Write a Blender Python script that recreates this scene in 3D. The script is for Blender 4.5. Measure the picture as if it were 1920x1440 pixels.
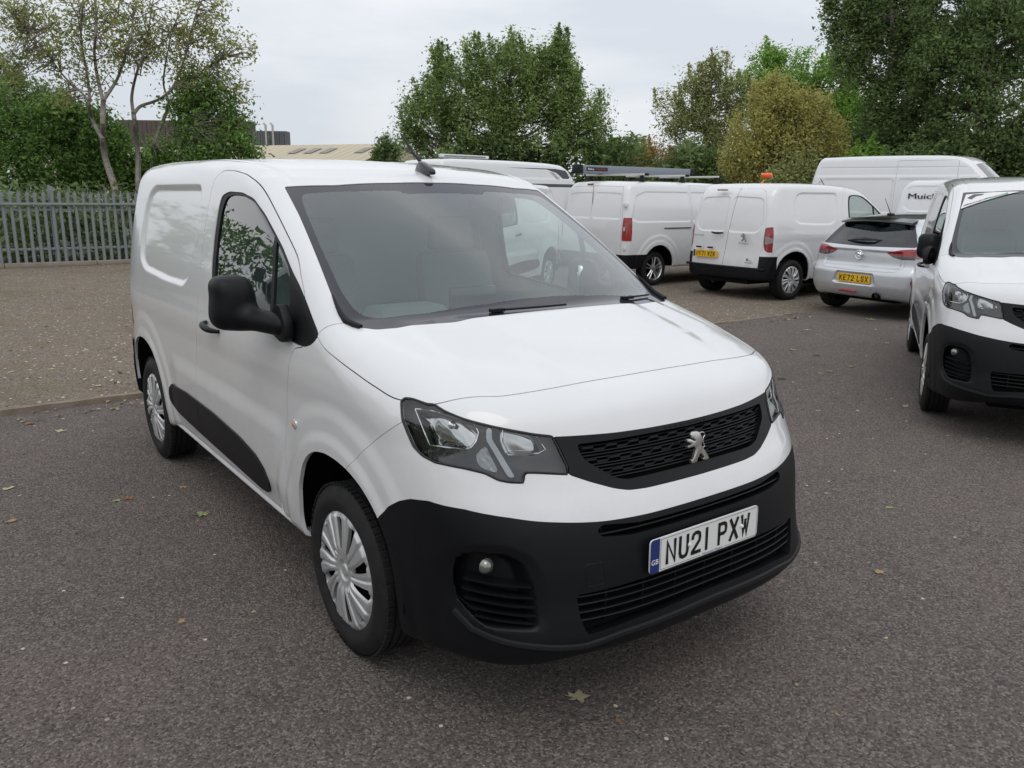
import bpy, bmesh, math, random, time
import numpy as np
from mathutils import Matrix, Vector
random.seed(7); np.random.seed(7)

for _o in list(bpy.data.objects): bpy.data.objects.remove(_o)
SC = bpy.context.scene; COL = SC.collection
# ---------------------------------------------------------------- camera
def cam_basis(yaw, pit, rol):
    d = np.array([math.cos(yaw)*math.cos(pit), math.sin(yaw)*math.cos(pit), math.sin(pit)])
    r = np.array([math.sin(yaw), -math.cos(yaw), 0]); u = np.cross(r, d); c, s = math.cos(rol), math.sin(rol)
    return d, c*r+s*u, -s*r+c*u
CF = 1516.03; CC = np.array([2.5510, -1.9909, 1.6707])
CD, CR, CU = cam_basis(math.radians(143.4906), math.radians(-13.2333), math.radians(.6514))
cd = bpy.data.cameras.new('camera'); cam = bpy.data.objects.new('camera', cd); COL.objects.link(cam)
M = Matrix.Identity(4)
for i in range(3):
    M[i][0] = CR[i]; M[i][1] = CU[i]; M[i][2] = -CD[i]; M[i][3] = CC[i]
cam.matrix_world = M
cd.sensor_fit = 'HORIZONTAL'; cd.sensor_width = 36; cd.lens = CF/1920*36; cd.clip_start = .05; cd.clip_end = 2000
SC.camera = cam
SC.render.resolution_x = 1024; SC.render.resolution_y = 768
# ---------------------------------------------------------------- sky, sun, exposure
SUN_EL = math.radians(58); SUN_AZ = math.radians(-35)      # azimuth measured from +x towards +y
W = bpy.data.worlds.new('World'); SC.world = W; W.use_nodes = True
nt = W.node_tree; nt.nodes.clear()
def N_(t, **k):
    n = nt.nodes.new(t)
    for a, b in k.items(): setattr(n, a, b)
    return n
out = N_('ShaderNodeOutputWorld'); bg = N_('ShaderNodeBackground'); sky = N_('ShaderNodeTexSky', sky_type='NISHITA')
sky.sun_disc = False; sky.sun_elevation = SUN_EL; sky.sun_rotation = math.pi/2-SUN_AZ; sky.dust_density = 3; sky.air_density = 1
tc = N_('ShaderNodeTexCoord'); mp = N_('ShaderNodeMapping'); mp.inputs['Scale'].default_value = (1.0, 1.0, 3.2); mp.inputs['Rotation'].default_value = (0, 0, .6)
no = N_('ShaderNodeTexNoise'); no.inputs['Scale'].default_value = 1.35; no.inputs['Detail'].default_value = 6; no.inputs['Roughness'].default_value = .52; no.inputs['Distortion'].default_value = .35
cr = N_('ShaderNodeValToRGB'); cr.color_ramp.elements[0].position = .39; cr.color_ramp.elements[0].color = (7.1, 7.5, 8.1, 1)
cr.color_ramp.elements[1].position = .60; cr.color_ramp.elements[1].color = (10.1, 10.2, 10.35, 1)
sp = N_('ShaderNodeSeparateXYZ'); mr = N_('ShaderNodeMapRange'); mr.inputs[1].default_value = 0; mr.inputs[2].default_value = 1; mr.inputs[3].default_value = .94; mr.inputs[4].default_value = 1.22
vm = N_('ShaderNodeVectorMath', operation='SCALE'); mx = N_('ShaderNodeMix', data_type='RGBA'); mx.inputs[0].default_value = .9
L = nt.links.new
L(tc.outputs['Generated'], mp.inputs[0]); L(mp.outputs[0], no.inputs['Vector']); L(no.outputs['Fac'], cr.inputs[0])
L(tc.outputs['Generated'], sp.inputs[0]); L(sp.outputs['Z'], mr.inputs[0]); L(cr.outputs[0], vm.inputs[0]); L(mr.outputs[0], vm.inputs['Scale'])
L(sky.outputs[0], mx.inputs[6]); L(vm.outputs[0], mx.inputs[7]); L(mx.outputs[2], bg.inputs[0]); bg.inputs[1].default_value = .1; L(bg.outputs[0], out.inputs[0])
sl = bpy.data.lights.new('sun', 'SUN'); sl.energy = .5; sl.angle = math.radians(32); sl.color = (1, .96, .90)
so = bpy.data.objects.new('sun', sl); COL.objects.link(so)
so.rotation_euler = Vector((math.cos(SUN_EL)*math.cos(SUN_AZ), math.cos(SUN_EL)*math.sin(SUN_AZ), math.sin(SUN_EL))).to_track_quat('Z', 'Y').to_euler()
SC.view_settings.view_transform = 'Standard'; SC.view_settings.look = 'None'; SC.view_settings.exposure = .10; SC.view_settings.gamma = 1
SC.render.engine = 'CYCLES'
SC.cycles.max_bounces = 8; SC.cycles.transparent_max_bounces = 12
# ---------------------------------------------------------------- materials
def mat(name, col=(.5, .5, .5), rough=.5, metal=0, coat=0, coat_rough=.03, spec=.5, bump=None, noise=None, emis=None, trans=0, ior=1.45):
    m = bpy.data.materials.new(name); m.use_nodes = True; t = m.node_tree; b = t.nodes['Principled BSDF']
    b.inputs['Base Color'].default_value = (*col, 1); b.inputs['Roughness'].default_value = rough; b.inputs['Metallic'].default_value = metal
    b.inputs['Coat Weight'].default_value = coat; b.inputs['Coat Roughness'].default_value = coat_rough; b.inputs['Specular IOR Level'].default_value = spec
    b.inputs['Transmission Weight'].default_value = trans; b.inputs['IOR'].default_value = ior
    if noise:      # (scale, amount, second colour)
        tc = t.nodes.new('ShaderNodeTexCoord'); n = t.nodes.new('ShaderNodeTexNoise'); n.inputs['Scale'].default_value = noise[0]; n.inputs['Detail'].default_value = 6; n.inputs['Roughness'].default_value = .6
        r = t.nodes.new('ShaderNodeMapRange'); r.inputs[1].default_value = .35; r.inputs[2].default_value = .7; r.inputs[3].default_value = 0; r.inputs[4].default_value = noise[1]
        x = t.nodes.new('ShaderNodeMix'); x.data_type = 'RGBA'; x.inputs[6].default_value = (*col, 1); x.inputs[7].default_value = (*noise[2], 1)
        t.links.new(tc.outputs['Object'], n.inputs['Vector']); t.links.new(n.outputs['Fac'], r.inputs[0]); t.links.new(r.outputs[0], x.inputs[0]); t.links.new(x.outputs[2], b.inputs['Base Color'])
    if bump:       # (scale, strength)
        tc = t.nodes.new('ShaderNodeTexCoord'); n = t.nodes.new('ShaderNodeTexNoise'); n.inputs['Scale'].default_value = bump[0]; n.inputs['Detail'].default_value = 4
        u = t.nodes.new('ShaderNodeBump'); u.inputs['Strength'].default_value = bump[1]; u.inputs['Distance'].default_value = .01
        t.links.new(tc.outputs['Object'], n.inputs['Vector']); t.links.new(n.outputs['Fac'], u.inputs['Height']); t.links.new(u.outputs[0], b.inputs['Normal'])
    if emis: b.inputs['Emission Color'].default_value = (*emis[0], 1); b.inputs['Emission Strength'].default_value = emis[1]
    return m
def glassmat(name, tint=(.8, .86, .84), ior=1.5, gloss_rough=.0, painted_haze=0.0, boost=0.0):
    m = bpy.data.materials.new(name); m.use_nodes = True; t = m.node_tree; t.nodes.clear()
    o = t.nodes.new('ShaderNodeOutputMaterial'); mx = t.nodes.new('ShaderNodeMixShader'); tr = t.nodes.new('ShaderNodeBsdfTransparent'); gl = t.nodes.new('ShaderNodeBsdfGlossy'); fr = t.nodes.new('ShaderNodeFresnel')
    tr.inputs[0].default_value = (*tint, 1); gl.inputs['Roughness'].default_value = gloss_rough; gl.inputs[0].default_value = (1, 1, 1, 1); fr.inputs[0].default_value = ior
    ge = t.nodes.new('ShaderNodeNewGeometry'); io = t.nodes.new('ShaderNodeMapRange'); io.inputs[3].default_value = ior; io.inputs[4].default_value = 1/ior
    t.links.new(ge.outputs['Backfacing'], io.inputs[0]); t.links.new(io.outputs[0], fr.inputs[0])
    ad = t.nodes.new('ShaderNodeMath'); ad.operation = 'MULTIPLY_ADD'; ad.inputs[1].default_value = 1.6; ad.inputs[2].default_value = boost; ad.use_clamp = True
    t.links.new(fr.outputs[0], ad.inputs[0])
    t.links.new(ad.outputs[0], mx.inputs[0]); t.links.new(tr.outputs[0], mx.inputs[1]); t.links.new(gl.outputs[0], mx.inputs[2])
    last = mx
    if painted_haze:  # teal diffuse film paints in the pale light returned by the cabin
        d = t.nodes.new('ShaderNodeBsdfDiffuse'); d.inputs[0].default_value = (.50, .60, .62, 1); m2 = t.nodes.new('ShaderNodeMixShader')
        tc = t.nodes.new('ShaderNodeTexCoord'); n = t.nodes.new('ShaderNodeTexNoise'); n.inputs['Scale'].default_value = 3; n.inputs['Detail'].default_value = 5
        r = t.nodes.new('ShaderNodeMapRange'); r.inputs[3].default_value = painted_haze*.7; r.inputs[4].default_value = painted_haze*1.3
        t.links.new(tc.outputs['Object'], n.inputs['Vector']); t.links.new(n.outputs['Fac'], r.inputs[0]); t.links.new(r.outputs[0], m2.inputs[0])
        t.links.new(mx.outputs[0], m2.inputs[1]); t.links.new(d.outputs[0], m2.inputs[2]); last = m2
    t.links.new(last.outputs[0], o.inputs[0]); return m
def paintmat(name, col, grime=.35, metal=0, rough=.35):
    """vehicle paint: clear coat, faint orange peel, road grime low down"""
    m = mat(name, col, rough, metal=metal, coat=1.0, coat_rough=.04); t = m.node_tree; b = t.nodes['Principled BSDF']
    tc = t.nodes.new('ShaderNodeTexCoord'); n = t.nodes.new('ShaderNodeTexNoise'); n.inputs['Scale'].default_value = 5.5; n.inputs['Detail'].default_value = 8; n.inputs['Roughness'].default_value = .7
    s = t.nodes.new('ShaderNodeSeparateXYZ'); r = t.nodes.new('ShaderNodeMapRange'); r.inputs[1].default_value = .25; r.inputs[2].default_value = .95; r.inputs[3].default_value = grime; r.inputs[4].default_value = .04
    r2 = t.nodes.new('ShaderNodeMapRange'); r2.inputs[1].default_value = .35; r2.inputs[2].default_value = .75
    mu = t.nodes.new('ShaderNodeMath'); mu.operation = 'MULTIPLY'; x = t.nodes.new('ShaderNodeMix'); x.data_type = 'RGBA'
    x.inputs[6].default_value = (*col, 1); x.inputs[7].default_value = (.33, .30, .26, 1)
    K = t.links.new
    K(tc.outputs['Object'], n.inputs['Vector']); K(tc.outputs['Object'], s.inputs[0]); K(s.outputs['Z'], r.inputs[0]); K(n.outputs['Fac'], r2.inputs[0]); K(r.outputs[0], mu.inputs[0]); K(r2.outputs[0], mu.inputs[1]); K(mu.outputs[0], x.inputs[0]); K(x.outputs[2], b.inputs['Base Color'])
    return m
MT = dict(
    paint=paintmat('white_paint', (.70, .708, .72)),
    silver=paintmat('silver_paint', (.60, .62, .65), metal=.5, rough=.34, grime=.15),
    black=mat('black_plastic', (.0035, .0041, .0060), .46, spec=.30, bump=(700, .10), noise=(3, .4, (.009, .0095, .011))),
    gloss=mat('gloss_black', (.008, .008, .010), .12, coat=.5),
    frit=mat('black_glass_edge', (.028, .027, .036), .07, spec=.75),
    dark=mat('dark_void', (.006, .006, .006), .9, spec=.1),
    rubber=mat('tyre_rubber', (.012, .012, .0125), .7, spec=.35, bump=(160, .2), noise=(20, .6, (.026, .025, .024))),
    seal=mat('rubber_seal', (.012, .012, .013), .5),
    cover=mat('silver_wheel_cover', (.60, .61, .62), .38, metal=.6, coat=.4),
    alloy=mat('alloy', (.58, .59, .60), .28, metal=.85, coat=.3),
    housing=mat('lamp_housing', (.012, .012, .013), .35),
    strip=mat('light_guide', (.30, .31, .32), .15, metal=.5, coat=1), indic=mat('indicator_lens', (.20, .21, .22), .25, metal=.3, coat=1), reflector=mat('reflector_bowl', (.50, .50, .50), .12, metal=1),
    foglens=mat('fog_lens', (.20, .21, .19), .06, metal=.6, coat=1), revlens=mat('reversing_lens', (.30, .26, .26), .12, coat=1),
    chrome=mat('chrome', (.82, .82, .83), .09, metal=1),
    satin=mat('satin_metal', (.62, .61, .59), .3, metal=.9),
    lens=glassmat('clear_lens', (.93, .95, .95), 1.5),
    screen=glassmat('windscreen_glass', (.72, .84, .80), 1.56, painted_haze=.075),
    sideglass=glassmat('side_glass', (.72, .82, .79), 1.5, boost=.02),
    darkglass=glassmat('dark_glass', (.18, .21, .22), 1.5),
    red=mat('red_lens', (.40, .006, .010), .12, coat=1, noise=(22, .9, (.10, .004, .006))),
    darkred=mat('dark_red_lens', (.16, .006, .01), .12, coat=1),
    clearlamp=mat('pale_lamp', (.55, .55, .55), .15, coat=1, metal=.3),
    cabin=mat('cabin_trim', (.060, .064, .066), .8, bump=(60, .2)),
    dash=mat('dashboard', (.12, .135, .138), .7, bump=(300, .15)),
    seat=mat('seat_fabric', (.15, .155, .16), .95, bump=(120, .3)),
    bulk=mat('bulkhead_panel', (.36, .38, .385), .75),
    yellow=mat('yellow_plate', (.78, .46, .015), .35, coat=.4), platew=mat('white_plate', (.72, .73, .72), .3, coat=.5),
    blue=mat('blue_band', (.01, .03, .16), .3, coat=.5), ink=mat('black_ink', (.008, .008, .008), .4), white=mat('white_print', (.75, .75, .75), .4),
    orange=mat('orange_lens', (.85, .13, .02), .25, coat=.6), greyplastic=mat('grey_plastic', (.20, .215, .23), .45), aluminium=mat('aluminium_bar', (.55, .54, .50), .4, metal=.6),
)
def ptext(body, parent, mt, w, h, M, name='lettering', ext=.0006, bold=.0):
    """flat lettering w wide and h high, centred; M = 4x4 placement (local x right, y up)"""
    c = bpy.data.curves.new(name, 'FONT'); c.body = body; c.align_x = 'LEFT'; c.extrude = 0; c.offset = bold; c.resolution_u = 3
    o = bpy.data.objects.new(name, c); COL.objects.link(o); dg = bpy.context.evaluated_depsgraph_get()
    me = bpy.data.meshes.new_from_object(o.evaluated_get(dg)); bpy.data.objects.remove(o)
    n = len(me.vertices); co = np.empty(n*3, np.float32); me.vertices.foreach_get('co', co); co = co.reshape(-1, 3)
    lo = co.min(0); hi = co.max(0); sx = w/(hi[0]-lo[0]); sy = h/(hi[1]-lo[1])
    co[:, 0] = (co[:, 0]-(lo[0]+hi[0])/2)*sx; co[:, 1] = (co[:, 1]-(lo[1]+hi[1])/2)*sy
    me.vertices.foreach_set('co', co.ravel()); me.transform(M); me.materials.clear(); me.materials.append(mt)
    q = bpy.data.objects.new(name, me); COL.objects.link(q)
    if parent is not None: q.parent = parent
    return q
def frame(o, ux, uy):
    ux = Vector(ux).normalized(); uy = Vector(uy); n = ux.cross(uy).normalized(); uy = n.cross(ux)
    m = Matrix.Identity(4)
    for i in range(3): m[i][0] = ux[i]; m[i][1] = uy[i]; m[i][2] = n[i]; m[i][3] = o[i]
    return m
# ---------------------------------------------------------------- geometry library (numpy)
def lerp_tab(xs, ys, smooth=0.0, n=4000):
    xs = np.array(xs, float); ys = np.array(ys, float)
    o = np.argsort(xs); xs = xs[o]; ys = ys[o]
    t = np.linspace(xs[0]-0.3, xs[-1]+0.3, n)
    # monotone cubic (pchip)
    h = np.diff(xs); d = np.diff(ys)/h
    m = np.zeros(len(xs)); m[0] = d[0]; m[-1] = d[-1]
    for i in range(1, len(xs)-1):
        if d[i-1]*d[i] > 0:
            w1 = 2*h[i]+h[i-1]; w2 = h[i]+2*h[i-1]
            m[i] = (w1+w2)/(w1/d[i-1]+w2/d[i])
    k = np.clip(np.searchsorted(xs, t)-1, 0, len(h)-1)
    s = (t-xs[k])/h[k]
    v = ((2*s**3-3*s**2+1)*ys[k]+(s**3-2*s**2+s)*h[k]*m[k]+(-2*s**3+3*s**2)*ys[k+1]+(s**3-s**2)*h[k]*m[k+1])
    lo = t < xs[0]; hi = t > xs[-1]
    v[lo] = ys[0]+(t[lo]-xs[0])*m[0]; v[hi] = ys[-1]+(t[hi]-xs[-1])*m[-1]
    if smooth > 0:
        w = max(1, int(smooth/(t[1]-t[0]))); ker = np.hanning(2*w+1); ker /= ker.sum()
        v = np.convolve(np.pad(v, w, mode='edge'), ker, 'valid')
    return lambda q: np.interp(q, t, v)
def sst(a, b, x):
    t = np.clip((x-a)/(b-a), 0, 1); return t*t*(3-2*t)
def smax(a, b, k):
    h = np.clip(0.5+0.5*(a-b)/k, 0, 1); return b+(a-b)*h+k*h*(1-h)
def smin(a, b, k): return -smax(-a, -b, k)
def chaikin(P, n=2, closed=True, keep=()):
    P = [tuple(p) for p in P]; keep = set(tuple(p) for p in keep)
    for _ in range(n):
        Q = []; N = len(P)
        for i in range(N if closed else N-1):
            a = np.array(P[i]); b = np.array(P[(i+1) % N])
            qa = P[i] if P[i] in keep else tuple(.75*a+.25*b)
            qb = P[(i+1) % N] if P[(i+1) % N] in keep else tuple(.25*a+.75*b)
            if not Q or Q[-1] != qa: Q.append(qa)
            if qb != qa: Q.append(qb)
        if not closed: Q = [P[0]]+Q+[P[-1]]
        elif Q[0] == Q[-1]: Q.pop()
        P = Q
    return np.array(P)
def rnd(P, r=.02, n=5):
    """round every corner of a closed polygon with radius-like trim r"""
    P = np.array(P, float); out = []; N = len(P)
    for i in range(N):
        p = P[i]; a = P[i-1]; b = P[(i+1) % N]
        ra = r if np.isscalar(r) else r[i]
        la = np.linalg.norm(a-p); lb = np.linalg.norm(b-p)
        ta = min(ra, la*.45); tb = min(ra, lb*.45)
        A = p+(a-p)/max(la, 1e-9)*ta; B = p+(b-p)/max(lb, 1e-9)*tb
        for t in np.linspace(0, 1, n): out.append((1-t)**2*A+2*t*(1-t)*p+t*t*B)
    return np.array(out)
def psdf(P, x, y, chunk=200000):
    """signed distance to closed polygon, negative inside"""
    P = np.array(P, float); x = np.asarray(x, float); y = np.asarray(y, float)
    sh = x.shape; x = x.ravel(); y = y.ravel(); res = np.empty(len(x))
    for c in range(0, len(x), chunk):
        X = x[c:c+chunk]; Yv = y[c:c+chunk]; d = np.full(len(X), 1e18); ins = np.zeros(len(X), bool)
        for i in range(len(P)):
            ax, ay = P[i-1]; bx, by = P[i]
            ex, ey = bx-ax, by-ay; L = ex*ex+ey*ey+1e-18
            t = np.clip(((X-ax)*ex+(Yv-ay)*ey)/L, 0, 1)
            dx = X-ax-t*ex; dy = Yv-ay-t*ey; d = np.minimum(d, dx*dx+dy*dy)
            if ay != by:
                cnd = (ay > Yv) != (by > Yv)
                ins ^= cnd & (X < ex*(Yv-ay)/(by-ay)+ax)
        res[c:c+chunk] = np.where(ins, -1, 1)*np.sqrt(d)
    return res.reshape(sh)
class SDF2:
    """cached polygon distance for use inside shape functions"""
    def __init__(s, P, pad=.15, step=.008):
        P = np.array(P); s.lo = P.min(0)-pad; hi = P.max(0)+pad; s.st = step
        s.n = np.ceil((hi-s.lo)/step).astype(int)+2
        gx, gy = np.meshgrid(s.lo[0]+np.arange(s.n[0])*step, s.lo[1]+np.arange(s.n[1])*step, indexing='ij')
        s.g = psdf(P, gx, gy)
    def __call__(s, x, y):
        u = np.clip((x-s.lo[0])/s.st, 0, s.n[0]-1.001); v = np.clip((y-s.lo[1])/s.st, 0, s.n[1]-1.001)
        i = u.astype(int); j = v.astype(int); fu = u-i; fv = v-j; g = s.g
        return (g[i, j]*(1-fu)*(1-fv)+g[i+1, j]*fu*(1-fv)+g[i, j+1]*(1-fu)*fv+g[i+1, j+1]*fu*fv)
def pdist(P, x, y):
    """unsigned distance to an open polyline"""
    P = np.array(P, float); d = np.full(np.shape(x), 1e18)
    for i in range(1, len(P)):
        ax, ay = P[i-1]; bx, by = P[i]; ex, ey = bx-ax, by-ay; L = ex*ex+ey*ey+1e-18
        t = np.clip(((x-ax)*ex+(y-ay)*ey)/L, 0, 1)
        d = np.minimum(d, (x-ax-t*ex)**2+(y-ay-t*ey)**2)
    return np.sqrt(d)
def grad(f, V, e=.0025):
    G = np.empty_like(V)
    for i in range(3):
        a = V.copy(); a[:, i] += e; b = V.copy(); b[:, i] -= e
        G[:, i] = (f(a)-f(b))/(2*e)
    return G
def unit(N): return N/np.maximum(np.linalg.norm(N, axis=-1, keepdims=True), 1e-12)
def isomesh(f, lo, hi, h, newton=3):
    lo = np.array(lo, float); hi = np.array(hi, float)
    n = (np.ceil((hi-lo)/h/4).astype(int))*4; nb = n//4; c = 4*h
    bi = np.stack(np.meshgrid(*[np.arange(k) for k in nb], indexing='ij'), -1).reshape(-1, 3)
    fc = f(lo+(bi+.5)*c); act = bi[np.abs(fc) < c*.87*1.9]
    val = np.full(tuple(n+1), 1e3, np.float32); need = np.zeros(tuple(n+1), bool)
    for dx in range(5):
        for dy in range(5):
            for dz in range(5): need[act[:, 0]*4+dx, act[:, 1]*4+dy, act[:, 2]*4+dz] = True
    idx = np.argwhere(need); val[need] = f(lo+idx*h)
    neg = val < 0
    off = np.stack(np.meshgrid([0, 1], [0, 1], [0, 1], indexing='ij'), -1).reshape(-1, 3)
    sl = lambda o: tuple(slice(o[i], n[i]+o[i]) for i in range(3))
    s = np.zeros(tuple(n), np.int8); ok = np.ones(tuple(n), bool)
    for o in off: s += neg[sl(o)]; ok &= need[sl(o)]
    cells = np.argwhere((s > 0) & (s < 8) & ok)
    cid = np.full(tuple(n), -1, np.int64); cid[tuple(cells.T)] = np.arange(len(cells))
    acc = np.zeros((len(cells), 3)); cnt = np.zeros(len(cells))
    for ax in range(3):
        for o in off:
            if o[ax] == 1: continue
            a = cells+o; b = a.copy(); b[:, ax] += 1
            va = val[tuple(a.T)]; vb = val[tuple(b.T)]; m = (va < 0) != (vb < 0)
            t = np.where(m, va/np.where(m, va-vb, 1), 0); p = a+0.0; p[:, ax] += t
            acc[m] += p[m]; cnt[m] += 1
    V = lo+acc/cnt[:, None]*h
    quads = []
    for ax in range(3):
        u, v = (ax+1) % 3, (ax+2) % 3
        a = [slice(0, n[i]+1) for i in range(3)]; b = list(a); a[ax] = slice(0, n[ax]); b[ax] = slice(1, n[ax]+1)
        A = neg[tuple(a)]; B = neg[tuple(b)]
        e = np.argwhere(A != B)
        e = e[(e[:, u] > 0) & (e[:, v] > 0) & (e[:, u] < n[u]) & (e[:, v] < n[v])]
        sg = A[tuple(e.T)]
        q = []
        for du, dv in ((0, 0), (-1, 0), (-1, -1), (0, -1)):
            k = e.copy(); k[:, u] += du; k[:, v] += dv; q.append(cid[tuple(k.T)])
        q = np.array(q).T
        q[~sg] = q[~sg][:, ::-1]
        quads.append(q[(q >= 0).all(1)])
    Q = np.concatenate(quads)
    # quads wound so that normals point from inside (neg) outward
    for _ in range(newton):
        fv = f(V); G = grad(f, V); st = -fv/np.maximum((G**2).sum(1), .05)
        d = G*st[:, None]; L = np.linalg.norm(d, axis=1, keepdims=True); d *= np.minimum(1, h*.7/np.maximum(L, 1e-9))
        V = V+d
    T = np.concatenate([Q[:, [0, 1, 2]], Q[:, [0, 2, 3]]])
    return V, T
def cut(V, T, lab, s):
    """split triangles along s=0. returns V,T,lab,side(bool s<0)"""
    s = np.where(np.abs(s) < 1e-7, 1e-7, s); neg = s < 0
    k = neg[T].sum(1); same = (k == 0) | (k == 3)
    Tm = T[~same]; Lm = lab[~same]; km = k[~same]
    if len(Tm) == 0: return V, T, lab, neg[T[:, 0]]
    # rotate so that vertex 0 is the odd one
    nm = neg[Tm]; odd = np.where(km == 1, np.argmax(nm, 1), np.argmin(nm, 1))
    r = (odd[:, None]+np.arange(3)) % 3; Tm = np.take_along_axis(Tm, r, 1)
    e1 = np.sort(Tm[:, [0, 1]], 1); e2 = np.sort(Tm[:, [0, 2]], 1)
    key = np.concatenate([e1, e2]); kk = key[:, 0].astype(np.int64)*(len(V)+1)+key[:, 1]
    u, fi, inv = np.unique(kk, return_index=True, return_inverse=True)
    E = key[fi]; t = s[E[:, 0]]/(s[E[:, 0]]-s[E[:, 1]])
    NV = V[E[:, 0]]*(1-t[:, None])+V[E[:, 1]]*t[:, None]
    a = len(V)+inv[:len(Tm)]; b = len(V)+inv[len(Tm):]
    T1 = np.stack([Tm[:, 0], a, b], 1); T2 = np.stack([a, Tm[:, 1], Tm[:, 2]], 1); T3 = np.stack([a, Tm[:, 2], b], 1)
    on = neg[Tm[:, 0]]
    V2 = np.concatenate([V, NV]); T_ = np.concatenate([T[same], T1, T2, T3])
    L_ = np.concatenate([lab[same], Lm, Lm, Lm])
    sd = np.concatenate([neg[T[same][:, 0]], on, ~on, ~on])
    return V2, T_, L_, sd
class Skin:
    """triangle skin of an implicit body that is cut into labelled panels"""
    def __init__(s, f, lo, hi, h, mirror=True):
        s.f = f; s.mir = mirror
        if mirror:
            lo = list(lo); lo[1] = -2*h
        s.V, s.T = isomesh(f, lo, hi, h); s.lab = np.zeros(len(s.T), int)
        if mirror:
            s.V, s.T, s.lab, sd = cut(s.V, s.T, s.lab, s.V[:, 1].copy())
            s.T = s.T[~sd]; s.lab = s.lab[~sd]
    def split(s, fld, new, old=None, cond=None):
        """triangles of label(s) old (and cond true) with fld<0 become label new"""
        V = s.V
        if old is None: m = np.ones(len(s.T), bool)
        else: m = np.isin(s.lab, old)
        used = np.zeros(len(V), bool); used[s.T[m]] = True
        if cond is not None: used &= cond(V)
        idx = np.flatnonzero(used); sv = np.full(len(V), 1.0)
        if len(idx): sv[idx] = fld(V[idx])
        tm = m & used[s.T].all(1)
        V2, T2, L2, sd = cut(V, s.T[tm], s.lab[tm], sv)
        L2[sd] = new
        s.V = V2; s.T = np.concatenate([s.T[~tm], T2]); s.lab = np.concatenate([s.lab[~tm], L2])
    def part(s, labs, off=0.0, flange=.012, mirror=None, sides=None, bulge=None):
        """V,N,T of a panel, with a turned-in edge. mirror: both halves in one mesh"""
        m = np.isin(s.lab, labs); T = s.T[m]
        ids, inv = np.unique(T, return_inverse=True); T = inv.reshape(-1, 3); V = s.V[ids]
        N = unit(grad(s.f, V))
        fn = np.cross(V[T[:, 1]]-V[T[:, 0]], V[T[:, 2]]-V[T[:, 0]]); A = np.linalg.norm(fn, axis=1)
        T = T[A > 1e-12]; fn = fn[A > 1e-12]
        flip = (fn*N[T].mean(1)).sum(1) < 0; T[flip] = T[flip][:, ::-1]
        if s.mir: V[np.abs(V[:, 1]) < 1e-5, 1] = 0
        if off: V = V-N*off
        if flange:
            e = np.concatenate([T[:, [0, 1]], T[:, [1, 2]], T[:, [2, 0]]])
            key = np.sort(e, 1); kk = key[:, 0].astype(np.int64)*len(V)+key[:, 1]
            u, fi, ct = np.unique(kk, return_index=True, return_counts=True)
            be = e[fi[ct == 1]]
            if s.mir: be = be[~((np.abs(V[be[:, 0], 1]) < 2e-5) & (np.abs(V[be[:, 1], 1]) < 2e-5))]
            if len(be):
                n0 = len(V); a = be[:, 0]; b = be[:, 1]; k = len(be)
                tg = unit(V[b]-V[a]); on = unit(np.cross(tg, N[a]))
                onv = np.zeros_like(V)
                np.add.at(onv, a, on); np.add.at(onv, b, on); onv = unit(onv)
                P = np.concatenate([V[a], V[b], V[b]-N[b]*flange, V[a]-N[a]*flange])
                PN = np.concatenate([onv[a], onv[b], onv[b], onv[a]])
                i = np.arange(k)+n0
                T = np.concatenate([T, np.stack([i+k, i, i+3*k], 1), np.stack([i+k, i+3*k, i+2*k], 1)])
                V = np.concatenate([V, P]); N = np.concatenate([N, PN])
        mm = s.mir if mirror is None else mirror
        if mm:
            V2 = V*[1, -1, 1]; N2 = N*[1, -1, 1]; n0 = len(V)
            V = np.concatenate([V, V2]); N = np.concatenate([N, N2]); T = np.concatenate([T, T[:, ::-1]+n0])
        return V, N, T
def mirrored(P):
    V, N, T = P; return V*[1, -1, 1], N*[1, -1, 1], T[:, ::-1]
def mk(name, P, mat, parent=None, loc=None):
    V, N, T = P
    me = bpy.data.meshes.new(name)
    me.vertices.add(len(V)); me.vertices.foreach_set('co', np.asarray(V, np.float32).ravel())
    me.loops.add(len(T)*3); me.loops.foreach_set('vertex_index', np.asarray(T, np.int32).ravel())
    me.polygons.add(len(T)); me.polygons.foreach_set('loop_start', np.arange(0, len(T)*3, 3, dtype=np.int32))
    me.update(calc_edges=True); me.validate(clean_customdata=False)
    me.polygons.foreach_set('use_smooth', np.ones(len(me.polygons), bool))
    if N is not None and len(me.vertices) == len(V):
        me.normals_split_custom_set_from_vertices(np.asarray(N, np.float32))
    if mat is not None: me.materials.append(mat)
    o = bpy.data.objects.new(name, me); COL.objects.link(o)
    if parent is not None: o.parent = parent
    if loc is not None: o.location = loc
    return o
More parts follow.
